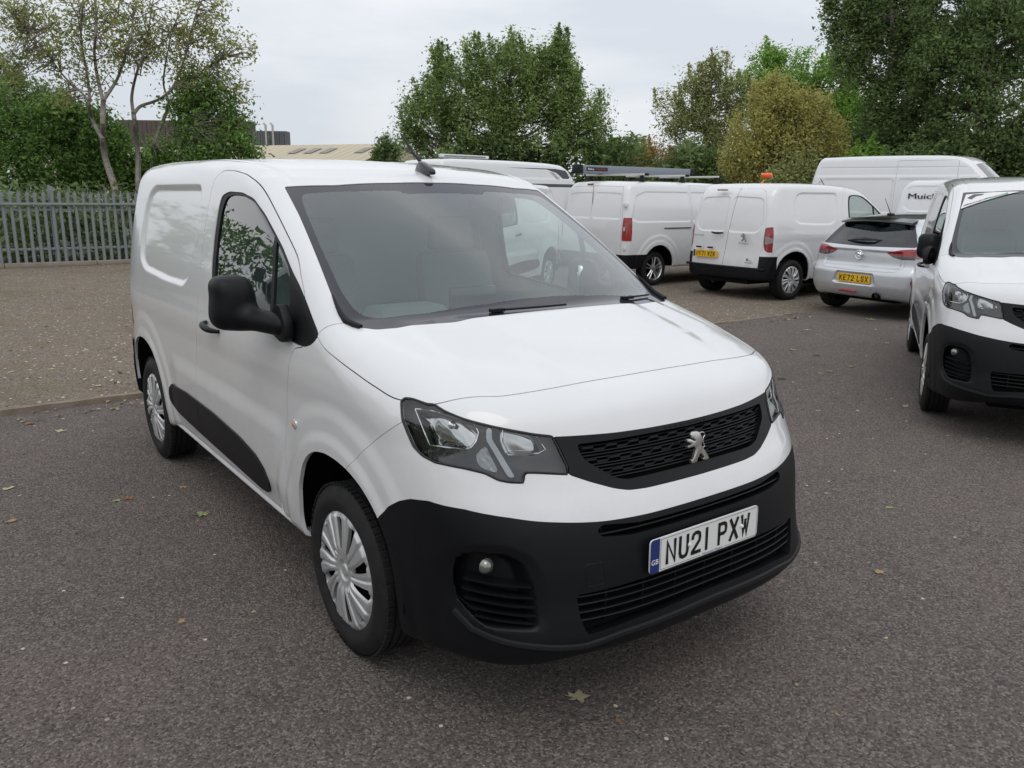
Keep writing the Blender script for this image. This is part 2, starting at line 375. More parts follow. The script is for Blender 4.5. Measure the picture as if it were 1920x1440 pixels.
# ---------------------------------------------------------------- simple mesh pieces
class MB:
    def __init__(s): s.v = []; s.f = []; s.m = []
    def add(s, V, F, mi=0):
        n = len(s.v); s.v += [tuple(map(float, p)) for p in V]; s.f += [tuple(int(i)+n for i in q) for q in F]; s.m += [mi]*len(F); return s
    def box(s, c, d, rz=0, mi=0, taper=(1, 1), M=None):
        x, y, z = [k/2 for k in d]; tx, ty = taper
        P = [(-x, -y, -z), (x, -y, -z), (x, y, -z), (-x, y, -z), (-x*tx, -y*ty, z), (x*tx, -y*ty, z), (x*tx, y*ty, z), (-x*tx, y*ty, z)]
        P = np.array(P)
        if M is not None: P = P@np.array(M).T
        elif rz: c_, s_ = math.cos(rz), math.sin(rz); P = P@np.array([[c_, -s_, 0], [s_, c_, 0], [0, 0, 1]]).T
        return s.add(P+np.array(c), [(3, 2, 1, 0), (4, 5, 6, 7), (0, 1, 5, 4), (1, 2, 6, 5), (2, 3, 7, 6), (3, 0, 4, 7)], mi)
    def tube(s, pts, r, n=8, mi=0, caps=True):
        pts = [np.array(p, float) for p in pts]; R = r if hasattr(r, '__len__') else [r]*len(pts)
        V = []; F = []; up = None
        for i, p in enumerate(pts):
            a = pts[max(i-1, 0)]; b = pts[min(i+1, len(pts)-1)]; t = b-a; t = t/max(np.linalg.norm(t), 1e-9)
            if up is None:
                up = np.array([0, 0, 1.0]) if abs(t[2]) < .9 else np.array([1.0, 0, 0])
            u = up-t*(up@t); u = u/max(np.linalg.norm(u), 1e-9); up = u; w = np.cross(t, u)
            for k in range(n):
                an = 2*math.pi*k/n; V.append(p+R[i]*(math.cos(an)*u+math.sin(an)*w))
        for i in range(len(pts)-1):
            for k in range(n):
                F.append((i*n+k, i*n+(k+1) % n, (i+1)*n+(k+1) % n, (i+1)*n+k))
        if caps: F.append(tuple(range(n))[::-1]); F.append(tuple((len(pts)-1)*n+k for k in range(n)))
        return s.add(V, F, mi)
    def lathe(s, prof, n=48, axis='y', c=(0, 0, 0), mi=0):
        """prof: (r, a) pairs; a along axis"""
        V = []; F = []
        for r, a in prof:
            for k in range(n):
                t = 2*math.pi*k/n
                p = {'y': (r*math.cos(t), a, r*math.sin(t)), 'z': (r*math.cos(t), r*math.sin(t), a), 'x': (a, r*math.cos(t), r*math.sin(t))}[axis]
                V.append(np.array(p)+np.array(c))
        for i in range(len(prof)-1):
            for k in range(n): F.append((i*n+k, (i+1)*n+k, (i+1)*n+(k+1) % n, i*n+(k+1) % n))
        return s.add(V, F, mi)
    def prism(s, poly, d, origin=(0, 0, 0), ux=(1, 0, 0), uy=(0, 1, 0), mi=0):
        """extruded flat polygon; poly in (ux,uy) plane, thickness d along ux x uy (starting at origin plane)"""
        ux = np.array(ux, float); uy = np.array(uy, float); n = np.cross(ux, uy); o = np.array(origin, float)
        P = np.array([o+ux*a+uy*b for a, b in poly]); k = len(P)
        V = np.concatenate([P, P+n*d]); F = [tuple(range(k))[::-1], tuple(range(k, 2*k))]
        F += [(i, (i+1) % k, (i+1) % k+k, i+k) for i in range(k)]
        return s.add(V, F, mi)
    def obj(s, name, mats, parent=None, smooth=True, angle=35, loc=None, bevel=0):
        me = bpy.data.meshes.new(name); me.from_pydata(s.v, [], s.f)
        mats = mats if isinstance(mats, (list, tuple)) else [mats]
        for m in mats: me.materials.append(m)
        if len(mats) > 1: me.polygons.foreach_set('material_index', s.m)
        me.update()
        bm = bmesh.new(); bm.from_mesh(me); bmesh.ops.recalc_face_normals(bm, faces=bm.faces)
        if bevel:
            ed = [e for e in bm.edges if len(e.link_faces) == 2 and e.calc_face_angle(0) > .5]
            try: bmesh.ops.bevel(bm, geom=ed, offset=bevel, segments=2, affect='EDGES', profile=.5, clamp_overlap=True)
            except Exception: pass
        bm.to_mesh(me); bm.free()
        if smooth:
            me.polygons.foreach_set('use_smooth', np.ones(len(me.polygons), bool))
            try: me.set_sharp_from_angle(angle=math.radians(angle))
            except Exception: pass
        o = bpy.data.objects.new(name, me); COL.objects.link(o)
        if parent is not None: o.parent = parent
        if loc is not None: o.location = loc
        return o
def empty(name, loc=(0, 0, 0), rz=0, label=None, cat=None, group=None):
    o = bpy.data.objects.new(name, None); COL.objects.link(o); o.location = loc; o.rotation_euler = (0, 0, rz)
    o.empty_display_size = .2
    if label: tag(o, label, cat, group)
    return o
def tag(o, label=None, cat=None, group=None, kind=None):
    if label: o['label'] = label
    if cat: o['category'] = cat
    if group: o['group'] = group
    if kind: o['kind'] = kind
    return o
def copy_tree(o, parent=None, skip=()):
    c = o.copy(); COL.objects.link(c)
    if parent is not None: c.parent = parent
    for ch in list(o.children):
        if ch.name.split('.')[0] in skip: continue
        copy_tree(ch, c, skip)
    return c
# ---------------------------------------------------------------- small panel van: shape function (x forward, y left, z up, origin on the ground under the front axle)
XC = lerp_tab([.18, .24, .29, .33, .36, .42, .5, .6, .7, .76, .82, .90, .95, 1.1, 1.3], [.76, .86, .945, .975, .980, .972, .960, .955, .950, .938, .915, .892, .878, .82, .76], .01)
ZPROF = lerp_tab([-3.6, -3.4, -3.0, -2.4, -1.8, -1.3, -.95, -.82, -.742, -.6, -.3, 0, .09, .13, .3, .5, .7, .8, .86, .93],
                 [1.765, 1.795, 1.829, 1.845, 1.842, 1.822, 1.782, 1.752, 1.716, 1.645, 1.484, 1.305, 1.250, 1.238, 1.20, 1.155, 1.09, 1.035, .975, .88], .012)
BZ = lerp_tab([.2, .35, .42, .55, .75, .95, 1.05, 1.2, 1.4, 1.6, 1.72, 1.85], [.845, .858, .866, .873, .878, .879, .878, .866, .836, .799, .774, .75], .03)
XR = lerp_tab([.2, .3, .5, .8, 1.1, 1.4, 1.6, 1.8], [-3.40, -3.45, -3.46, -3.43, -3.41, -3.37, -3.32, -3.22], .03)
AF = (.0, .345); AR = (-2.785, .345)
RECESS = SDF2(rnd([(-2.62, 1.690), (-1.715, 1.693), (-1.685, 1.65), (-1.685, 1.515), (-1.755, 1.24), (-1.86, 1.188), (-2.18, 1.185), (-2.69, 1.206), (-2.812, 1.258), (-2.825, 1.385), (-2.80, 1.54), (-2.74, 1.65)], .05, 6))
REARWIN = SDF2(rnd([(.035, 1.06), (.60, 1.06), (.70, 1.20), (.62, 1.60), (.035, 1.63)], .09, 6))
REARPLATE = SDF2(rnd([(-.72, .60), (-.10, .60), (-.10, .835), (-.72, .835)], .05, 5))
def partner(V, side_k=None):
    x = V[:, 0]; y = np.abs(V[:, 1]); z = V[:, 2]
    # side
    Y = BZ(z)
    Y = Y-.035*sst(0, 1, np.clip(x/.9, 0, 1))-.05*np.clip((-2.85-x)/.5, 0, 2)**2
    Y = Y-sst(1.08, 1.30, z)*(.016*sst(-1.5, -.1, x))
    Y = Y-.02*sst(.1, .7, x)*sst(.75, 1.05, z)
    for (cx, cz), k in ((AF, 1), (AR, 1)):
        r = np.hypot(x-cx, z-cz)
        Y = Y+.009*sst(.615, .545, r)+.009*sst(.505, .455, r)
    Y = Y+.012*sst(.80, .70, z)*sst(-2.25, -2.05, x)*sst(-.38, -.58, x)*sst(.38, .5, z)
    Y = Y-.015*sst(.012, -.028, RECESS(x, z))
    # soft shoulder crease on the side above the wheels
    Y = Y+.006*sst(1.12, 1.02, z)*sst(.9, 1.0, z)
    fs = y-Y
    Y = Y-.035*sst(1.35, 1.8, z)*sst(-2.8, -3.4, x)
    # top
    s = .18*(y/.8)**2; xp = x+s
    Z = ZPROF(xp)-.014*(y/.75)**2-.006*(y/.8)**4
    cab = sst(-.72, -.86, xp)
    Z = Z-.007*cab*np.exp(-((y-.645)/.012)**2)*sst(-3.45, -3.3, x)
    for yy in (.16, .47):
        Z = Z-.005*sst(-1.25, -1.35, x)*sst(-3.3, -3.2, x)*sst(.05, .035, np.abs(y-yy))
    hood = sst(.10, .2, xp)*sst(.74, .5, xp)
    Z = Z+.007*hood*sst(.48, .38, y+.12*(xp-.2))+.006*hood*sst(.66, .60, y)
    dz = (ZPROF(xp+.01)-ZPROF(xp-.01))/.02
    ft = (z-Z)/np.sqrt(1+dz*dz)
    # front
    X = XC(z)-.47*y**3.4
    g = (y-.60)/.2
    ff = (x-X)/np.sqrt(1+(1.6*np.minimum(y, .9)**2.4)**2)
    kt = .09+.11*sst(-.2, .5, x)
    f = smax(fs, ft, kt+.03*sst(-.9, -1.4, x))
    kf = .20-.08*sst(.9, 1.05, z)
    f = smax(f, ff, np.where(z > .9, kf, .20))
    # rear
    fr = XR(z)+.045*(y/.85)**2-x
    fr = fr+.012*sst(.01, -.02, REARWIN(y, z))+.02*sst(.005, -.02, REARPLATE(V[:, 1]*1.0, z))
    f = smax(f, fr, .16)
    # bottom
    zb = .245+.085*sst(.0, -.25, x)*sst(-2.6, -2.2, x)+.09*sst(-2.8, -3.2, x)
    zb = zb+.05*sst(.72, .45, y)*sst(.3, .6, x)
    f = smax(f, zb-z, .05)
    # lower front lip is undercut
    return f
# ---------------------------------------------------------------- wheels (axis y, outside towards -y)
def slotfield(V, n, r0, r1, w0, w1, swirl=0.0, ph=0.0, pair=None):
    x, z = V[:, 0], V[:, 2]; r = np.hypot(x, z); th = np.arctan2(z, x)-swirl*(r/.2)-ph
    d = np.full(len(V), 1e9)
    for k in range(n):
        a0 = 2*math.pi*k/n
        if pair is not None: a0 += pair*(1 if k % 2 else -1)
        a = (th-a0+math.pi) % (2*math.pi)-math.pi
        w = w0+(w1-w0)*np.clip((r-r0)/(r1-r0), 0, 1)
        d = np.minimum(d, np.maximum(np.abs(a)*r-w, np.maximum(r0-r, r-r1)))
    return d
def coverdisc(R=.229):
    def D(x, z):
        r = np.hypot(x, z); th = np.arctan2(z, x)
        d = .864-(.004+.011*(r/R)**2)                                # outer face position |y|
        d = d-.008*sst(R-.004, R+.006, r)
        a = ((th-.18*(r/.2))*10/(2*math.pi)) % 1.0; tri = np.abs(a-.5)*2     # ten blades with a raised edge each
        d = d+.0075*(sst(.08, .38, tri)-sst(.80, .98, tri))*sst(.05, .08, r)*sst(R-.006, R-.03, r)
        b = ((th-.18*(r/.2)+.31)*5/(2*math.pi)) % 1.0
        d = d+.006*sst(.45, .5, b)*sst(1.0, .95, b)*sst(.06, .1, r)*sst(R-.006, R-.03, r)
        d = d-.008*sst(.045, .03, r)+.006*sst(.026, .018, r)
        return d
    f = lambda V: -V[:, 1]-D(V[:, 0], V[:, 2])
    S = Skin(f, (-.245, -.9, -.245), (.245, -.80, .245), .0052, mirror=False)
    S.split(lambda V: np.hypot(V[:, 0], V[:, 2])-(R+.004), 1)
    S.split(lambda V: slotfield(V, 10, .082, .200, .0065, .0205, .18, .31, pair=.055), 2, [1])
    return S.part([1], flange=.014), S.part([2], off=.03, flange=0)
def tyre_mesh(Rt=.322, w=.205, rim=.232, yo=-.868, blocks=True):
    b = MB(); yi = yo+w
    prof = [(rim-.012, yo+.014), (rim+.006, yo+.006), (rim+.025, yo-.001), (rim+.042, yo), (Rt-.03, yo+.010), (Rt-.012, yo+.019), (Rt-.003, yo+.031)]
    grooves = []
    for g in (.052, .085, .118, .150):
        grooves += [(Rt, yo+g-.006), (Rt-.008, yo+g-.0045), (Rt-.008, yo+g+.0045), (Rt, yo+g+.006)]
    prof += grooves+[(Rt-.003, yi-.031), (Rt-.012, yi-.019), (Rt-.03, yi-.01), (rim, yi), (rim-.02, yi-.02)]
    b.lathe(prof, 96)
    if blocks:   # cut shoulder lugs
        for k in range(72):
            a = 2*math.pi*k/72
            M3 = np.array([[math.cos(a), 0, -math.sin(a)], [0, 1, 0], [math.sin(a), 0, math.cos(a)]]).T
            for yy in (yo+.032, yi-.032):
                c = np.array([0, yy, Rt-.0005])@M3
                b.box(c, (.018, .026, .007), M=M3.T)
    return b
def make_wheel(parent, loc, flip, protos):
    """protos: dict name->(object) copied; first call builds"""
    e = bpy.data.objects.new('wheel', None); COL.objects.link(e); e.parent = parent; e.location = loc
    if flip: e.rotation_euler = (0, 0, math.pi)
    for nm, me in protos.items():
        o = bpy.data.objects.new(nm, me); COL.objects.link(o); o.parent = e
    return e
def wheel_protos_cover():
    a, bk = coverdisc()
    o1 = mk('hubcap', a, MT['cover']); o2 = mk('hub', bk, MT['dark']); o3 = tyre_mesh().obj('tyre', MT['rubber'], angle=40)
    t = MB(); t.lathe([(.0, -.8395), (.016, -.8395), (.018, -.836), (.018, -.83)], 20); o4 = t.obj('centre_badge', MT['satin'])
    v = MB(); v.tube([(-.16, -.835, -.12), (-.165, -.845, -.125)], .004, 6); o5 = v.obj('valve', MT['black'])
    P = {}
    for o in (o1, o2, o3, o4, o5): P[o.name.split('.')[0]] = o.data; bpy.data.objects.remove(o)
    return P
def wheel_protos_alloy(n=5, Rr=.215, twin=True):
    b = MB(); y = -.850
    b.lathe([(Rr-.02, y+.10), (Rr-.014, y+.02), (Rr+.004, y-.004), (Rr+.006, y-.004), (Rr+.008, y+.01)], 64)
    b.lathe([(0, y+.006), (.03, y+.004), (.062, y+.012), (.066, y+.05)], 32)
    for k in range(n):
        for s in ((-1, 1) if twin else (0,)):
            a = 2*math.pi*k/n+.3
            M3 = lambda p: (p[0]*math.cos(a)-p[2]*math.sin(a), p[1], p[0]*math.sin(a)+p[2]*math.cos(a))
            b.tube([M3((.045, y+.02, s*.016)), (M3((.12, y+.012, s*.026))), M3((Rr-.008, y+.010, s*.040))], [.016, .013, .013], 6)
        a = 2*math.pi*(k+.5)/n+.3; b.lathe([(0, y+.004), (.008, y+.004), (.009, y+.02)], 6, c=(.042*math.cos(a), 0, .042*math.sin(a)))
    o1 = b.obj('rim', MT['alloy'])
    d = MB(); d.lathe([(0, y+.075), (.14, y+.075), (.14, y+.09), (Rr-.01, y+.10)], 32); o2 = d.obj('brake_disc', MT['dark']); o3 = tyre_mesh(blocks=False).obj('tyre', MT['rubber'], angle=40)
    P = {}
    for o in (o1, o2, o3): P[o.name.split('.')[0]] = o.data; bpy.data.objects.remove(o)
    return P
WP_COVER = wheel_protos_cover(); WP_ALLOY = wheel_protos_alloy()
GLY = {'N': [[(0, 0), (0, 1), (1, 0), (1, 1)]], 'U': [[(0, 1), (0, .25), (.12, .06), (.35, 0), (.65, 0), (.88, .06), (1, .25), (1, 1)]], '2': [[(0, .78), (.08, .93), (.32, 1), (.68, 1), (.92, .92), (1, .74), (.92, .55), (0, .06), (0, 0), (1, 0)]],
       '1': [[(.5, 0), (.5, 1)]], 'P': [[(0, 0), (0, 1), (.7, 1), (.93, .92), (1, .74), (.93, .56), (.7, .48), (0, .48)]], 'X': [[(0, 0), (1, 1)], [(0, 1), (1, 0)]], 'W': [[(0, 1), (.24, 0), (.5, .74)], [(.5, .74), (.76, 0), (1, 1)]],
       'V': [[(0, 1), (.5, 0), (1, 1)]], '7': [[(0, 1), (1, 1), (.35, 0)]], 'Z': [[(0, 1), (1, 1), (0, 0), (1, 0)]], 'K': [[(0, 0), (0, 1)], [(1, 1), (.05, .42)], [(.35, .62), (1, 0)]], 'E': [[(1, 1), (0, 1), (0, 0), (1, 0)], [(0, .5), (.85, .5)]],
       'L': [[(0, 1), (0, 0), (1, 0)]], 'S': [[(1, .82), (.9, .95), (.68, 1), (.32, 1), (.08, .93), (0, .76), (.1, .6), (.9, .42), (1, .24), (.92, .07), (.68, 0), (.32, 0), (.1, .05), (0, .2)]]}
def glyph(ch, parent, mt, w, h, M, sw=.0125):
    """stroke letter of a number plate: bars with mitred ends, as one thin mesh"""
    b = MB(); k = 0; iw, ih = w-sw, h-sw
    for st in GLY[ch]:
        P = [np.array([(x-.5)*iw, (y-.5)*ih]) for x, y in st]; n = len(P); L_ = []; R_ = []
        for i in range(n):
            d0 = P[i]-P[i-1] if i else P[1]-P[0]; d1 = P[i+1]-P[i] if i < n-1 else P[i]-P[i-1]; d0 = d0/np.linalg.norm(d0); d1 = d1/np.linalg.norm(d1)
            t = d0+d1; t = t/max(np.linalg.norm(t), 1e-6); nn = np.array([-t[1], t[0]]); c = max(abs(nn@np.array([-d0[1], d0[0]])), .5); e = np.array([0., 0.])
            if i == 0: e = -d0*sw/2
            if i == n-1: e = d1*sw/2
            L_.append(P[i]+nn*sw/2/c+e); R_.append(P[i]-nn*sw/2/c+e)
        z = .0004+.0002*k; k += 1
        for i in range(n-1):
            q = [L_[i], L_[i+1], R_[i+1], R_[i]]; b.add([(*p, z) for p in q], [(0, 1, 2, 3)])
    b.v = [tuple(M@Vector(p)) for p in b.v]; return b.obj('plate_character', mt, parent, smooth=False)
def number_plate(parent, M, text, yellow=False, gb=True, name='number_plate', halfw=.26):
    b = MB(); w, h = halfw, .0555
    po = rnd([(-w, -h), (w, -h), (w, h), (-w, h)], .014, 4); b.prism(po, .006)
    for v in range(len(b.v)): b.v[v] = tuple(M@Vector(b.v[v]))
    p = b.obj(name, MT['yellow'] if yellow else MT['platew'], parent, angle=30)
    T = lambda x, y, z=.0068: M@Matrix.Translation((x, y, z))
    bw = .040 if gb else 0
    if gb:
        b2 = MB(); b2.prism([(-w, -h+.011), (-w+.003, -h+.003), (-w+.011, -h), (-w+bw, -h), (-w+bw, h), (-w+.011, h), (-w+.003, h-.003), (-w, h-.011)], .0006)
        for v in range(len(b2.v)): b2.v[v] = tuple(T(0, 0, .0062)@Vector(b2.v[v]))
        b2.obj('blue_band', MT['blue'], p, smooth=False)
        if not yellow: ptext('GB', p, MT['white'], .031, .017, T(-w+.020, -.018, .0072), bold=.01)
    a, c = text.split(' ')
    x0 = -w+bw+.022; cw = .0445; gap = .0245
    span = 2*w-bw-.044; k = span/(4*.050+3*.050+gap)
    x = x0
    for s in (a, c):
        for ch in s:
            wch = {'1': .014, 'I': .014}.get(ch, cw*.98)
            adv = (.050*k if ch not in '1I' else .050*k*.72)
            glyph(ch, p, MT['ink'], (.050 if ch != '1' else .014)*min(k, 1)*.94, .079, T(x+adv/2, 0)); x += adv
        x += gap*k
    # thin border line
    b3 = MB(); i = .005; 
    for (xa, ya, xb, yb) in ((-w+bw+i, h-i, w-i, h-i), (-w+bw+i, -h+i, -.03, -h+i), (.09, -h+i, w-i, -h+i), (w-i, -h+i, w-i, h-i), (-w+bw+i, -h+i, -w+bw+i, h-i)):
        b3.box(((xa+xb)/2, (ya+yb)/2, .0066), (abs(xb-xa)+.0009, abs(yb-ya)+.0009, .0006))
    for v in range(len(b3.v)): b3.v[v] = tuple(M@Vector(b3.v[v]))
    if not yellow:
        b3.obj('border_line', MT['ink'], p, smooth=False)
        ptext('Newcastle Motors', p, MT['blue'], .10, .008, T(.03, -h+.006), name='small_print')
        s = MB()
        for sx in (-.085, .175): s.lathe([(0, .013), (.005, .0115), (.0075, .006)], 12, 'z', c=(sx, .0, 0))
        for v in range(len(s.v)): s.v[v] = tuple(M@Vector(s.v[v]))
        s.obj('screw_cap', MT['white'], p)
    return p
LION = [(-.074, .946), (-.059, .946), (-.044, .94), (-.038, .929), (-.027, .911), (-.035, .904), (-.038, .897), (-.023, .878), (-.008, .858), (-.001, .846), (-.012, .843), (-.03, .846), (-.032, .851), (-.022, .853), (-.038, .87), (-.047, .867), (-.057, .855), (-.061, .845), (-.085, .844), (-.088, .854), (-.075, .858), (-.068, .877), (-.063, .889), (-.07, .898), (-.084, .899), (-.101, .897), (-.104, .904), (-.082, .906), (-.085, .911), (-.104, .918), (-.103, .926), (-.092, .926), (-.068, .914), (-.06, .917), (-.078, .926), (-.083, .937)]
LTAIL = [(-.037, .937), (-.03, .938), (-.019, .935), (-.014, .925), (-.022, .919), (-.024, .911), (-.02, .898), (-.016, .889), (-.024, .886)]
def lion(parent, M, k, mt, name='emblem', d=.006):
    b = MB(); P = [((y+.052)*k, (z-.895)*k) for y, z in LION]; b.prism(P, d)
    b.tube([((y+.052)*k, (z-.895)*k, d*.5) for y, z in LTAIL], .0022*k, 5)
    for v in range(len(b.v)): b.v[v] = tuple(M@Vector(b.v[v]))
    return b.obj(name, mt, parent, bevel=.0012 if k > .9 else 0)
# ---------------------------------------------------------------- the small panel van
def solve_axis(f, P, ax, a, b, n=40):
    """first surface crossing when moving along axis ax from a (outside) to b (inside)"""
    P = np.array(P, float); lo = np.full(len(P), a); hi = np.full(len(P), b)
    for _ in range(n):
        m = (lo+hi)/2; P[:, ax] = m; ins = f(P) < 0
        hi = np.where(ins, m, hi); lo = np.where(ins, lo, m)
    P[:, ax] = (lo+hi)/2; return P
def fx(f, y, z): return solve_axis(f, np.stack([np.full(np.shape(y), 0.), y, z], -1), 0, 1.3, .2)
def fy(f, x, z, s=-1): return solve_axis(f, np.stack([x, np.full(np.shape(x), 0.), z], -1), 1, s*1.3, s*.3)
WSP = [(-.745, -.3), (-.745, 0), (-.752, .22), (-.785, .48), (-.850, .683), (-.646, .706), (-.344, .752), (-.182, .777), (-.073, .792), (-.017, .773), (.043, .721), (.105, .557), (.140, .44), (.152, .25), (.156, 0), (.156, -.3)]
WSG = [(-.65, -.3), (-.655, .205), (-.688, .225), (-.715, .40), (-.772, .632), (-.730, .656), (-.639, .675), (-.441, .708), (-.215, .735), (-.135, .735), (-.075, .718), (-.036, .675), (.012, .505), (.040, .25), (.045, 0), (.045, -.3)]
DOOR = [(-1.60, .345), (-1.64, .45), (-1.66, .60), (-1.675, .78), (-1.63, .94), (-1.568, 1.10), (-1.567, 1.315), (-1.552, 1.518), (-1.527, 1.656), (-1.505, 1.725), (-1.45, 1.762), (-1.313, 1.760), (-1.125, 1.74), (-.970, 1.706), (-.854, 1.652), (-.697, 1.566), (-.554, 1.484), (-.450, 1.422), (-.385, 1.362), (-.30, 1.285), (-.22, 1.12), (-.345, 1.10), (-.382, 1.0), (-.420, .904), (-.447, .752), (-.450, .618), (-.447, .476), (-.43, .345)]
SEAL = [(-1.35, 1.20), (-1.380, 1.25), (-1.396, 1.33), (-1.398, 1.455), (-1.387, 1.58), (-1.36, 1.648), (-1.259, 1.668), (-1.081, 1.664), (-.943, 1.641), (-.799, 1.58), (-.687, 1.521), (-.572, 1.458), (-.444, 1.373), (-.364, 1.327), (-.131, 1.171), (-.172, 1.135), (-.236, 1.116), (-.33, 1.115), (-.42, 1.128), (-.60, 1.148), (-.95, 1.175)]
GLASS = [(-1.31, 1.217), (-1.338, 1.26), (-1.350, 1.33), (-1.352, 1.455), (-1.342, 1.58), (-1.30, 1.642), (-1.213, 1.653), (-1.06, 1.648), (-.93, 1.625), (-.80, 1.568), (-.68, 1.503), (-.572, 1.440), (-.47, 1.368), (-.44, 1.28), (-.43, 1.163), (-.60, 1.163), (-.95, 1.190)]
MOULD = [(-2.20, .600), (-2.26, .57), (-2.27, .50), (-2.20, .455), (-1.75, .430), (-1.25, .410), (-.80, .392), (-.705, .405), (-.675, .45), (-.71, .51), (-.82, .553), (-1.017, .583), (-1.408, .608), (-1.875, .615)]
FARCH = [(-.30, .10), (-.325, .30), (-.338, .42), (-.318, .56), (-.262, .665), (-.20, .72), (-.13, .752), (-.041, .768), (.052, .768), (.137, .756), (.213, .731), (.275, .697), (.336, .645), (.385, .57), (.41, .48), (.42, .35), (.41, .10)]
RARCH = [(-2.38, .10), (-2.375, .35), (-2.385, .47), (-2.405, .56), (-2.46, .655), (-2.56, .733), (-2.65, .765), (-2.75, .782), (-2.86, .778), (-2.96, .75), (-3.06, .70), (-3.14, .62), (-3.18, .52), (-3.195, .40), (-3.19, .10)]
HLH = [(0.395, -0.824, 1.042), (0.402, -0.814, 1.052), (0.431, -0.801, 1.053), (0.490, -0.783, 1.046), (0.507, -0.772, 1.048), (0.550, -0.760, 1.034), (0.608, -0.726, 1.017), (0.654, -0.686, 1.005), (0.699, -0.627, 0.990), (0.736, -0.561, 0.974), (0.758, -0.510, 0.965), (0.778, -0.498, 0.927), (0.804, -0.487, 0.879), (0.812, -0.491, 0.857), (0.775, -0.582, 0.869), (0.760, -0.612, 0.871), (0.761, -0.618, 0.862), (0.767, -0.623, 0.844), (0.745, -0.658, 0.846), (0.725, -0.684, 0.852), (0.693, -0.712, 0.870), (0.648, -0.753, 0.880), (0.613, -0.779, 0.883), (0.565, -0.806, 0.886), (0.518, -0.823, 0.898), (0.481, -0.832, 0.919), (0.454, -0.837, 0.957), (0.427, -0.839, 0.993)]
HREF = [(0.462, -0.820, 1.026), (0.501, -0.800, 1.030), (0.580, -0.757, 1.018), (0.632, -0.717, 1.006), (0.648, -0.712, 0.979), (0.650, -0.721, 0.954), (0.644, -0.737, 0.935), (0.630, -0.755, 0.929), (0.536, -0.815, 0.929), (0.505, -0.820, 0.978)]
HREF2 = [(0.687, -0.650, 0.993), (0.715, -0.602, 0.982), (0.734, -0.567, 0.973), (0.762, -0.546, 0.926), (0.757, -0.569, 0.916), (0.720, -0.650, 0.920), (0.700, -0.660, 0.954)]
HSTR = [(0.662, -0.686, 0.998), (0.671, -0.672, 0.998), (0.682, -0.680, 0.966), (0.751, -0.641, 0.859), (0.740, -0.659, 0.859), (0.672, -0.694, 0.963)]
HIND = [(0.674, -0.698, 0.947), (0.720, -0.679, 0.872), (0.701, -0.703, 0.877), (0.676, -0.726, 0.889), (0.662, -0.726, 0.920)]
hu = lambda x, y: .66*x-.75*np.abs(y)
def hpoly(L_): L_ = np.array(L_); return np.stack([hu(L_[:, 0], L_[:, 1]), L_[:, 2]], 1)
GROUT = [(-.2, .949), (.16, .952), (.306, .955), (.472, .962), (.512, .964), (.500, .927), (.489, .879), (.494, .857), (.430, .829), (.355, .801), (.306, .789), (.24, .785), (-.2, .783)]
GRMESH = [(-.2, .932), (.166, .936), (.377, .936), (.442, .937), (.436, .905), (.425, .887), (.386, .860), (.345, .831), (.300, .819), (-.2, .822)]
SLOT = [(-.2, .692), (.30, .696), (.425, .710), (.445, .695), (.435, .675), (.33, .664), (-.2, .664)]
INTAKE = [(-.2, .517), (.30, .519), (.525, .512), (.518, .44), (.500, .385), (.35, .400), (-.2, .412)]
FOG = [(.792, .60), (.775, .634), (.70, .64), (.656, .614), (.637, .545), (.632, .418), (.70, .416), (.752, .414), (.785, .47), (.794, .53)]
SEAMF = [(.129, .756), (.235, .845), (.303, .898), (.388, .954), (.44, .99), (.44, 1.3), (1.4, 1.3), (1.4, 0), (.0, 0), (.05, .5)]
BLK = lambda x: np.interp(x, [.25, .335, .382, .437, .488, .565, .678, .776, .847, .895, .922, .932, 1.1], [.56, .648, .698, .734, .755, .769, .766, .750, .733, .719, .714, .714, .714])
RLIGHT = [(.735, 1.13), (.745, 1.15), (.79, 1.16), (.95, 1.16), (.95, .775), (.80, .775), (.765, .80), (.745, .86), (.735, .95)]
FOGS = SDF2(rnd(FOG, .02, 5))
def partner2(V):
    f = partner(V); x = V[:, 0]
    y = np.abs(V[:, 1]); z = V[:, 2]; m = x > .5
    if m.any():
        d = FOGS(y[m], z[m]); f = f.copy(); f[m] += .042*sst(.004, -.016, d)+.006*sst(.035, .0, d)*sst(.40, .46, z[m])
    return f
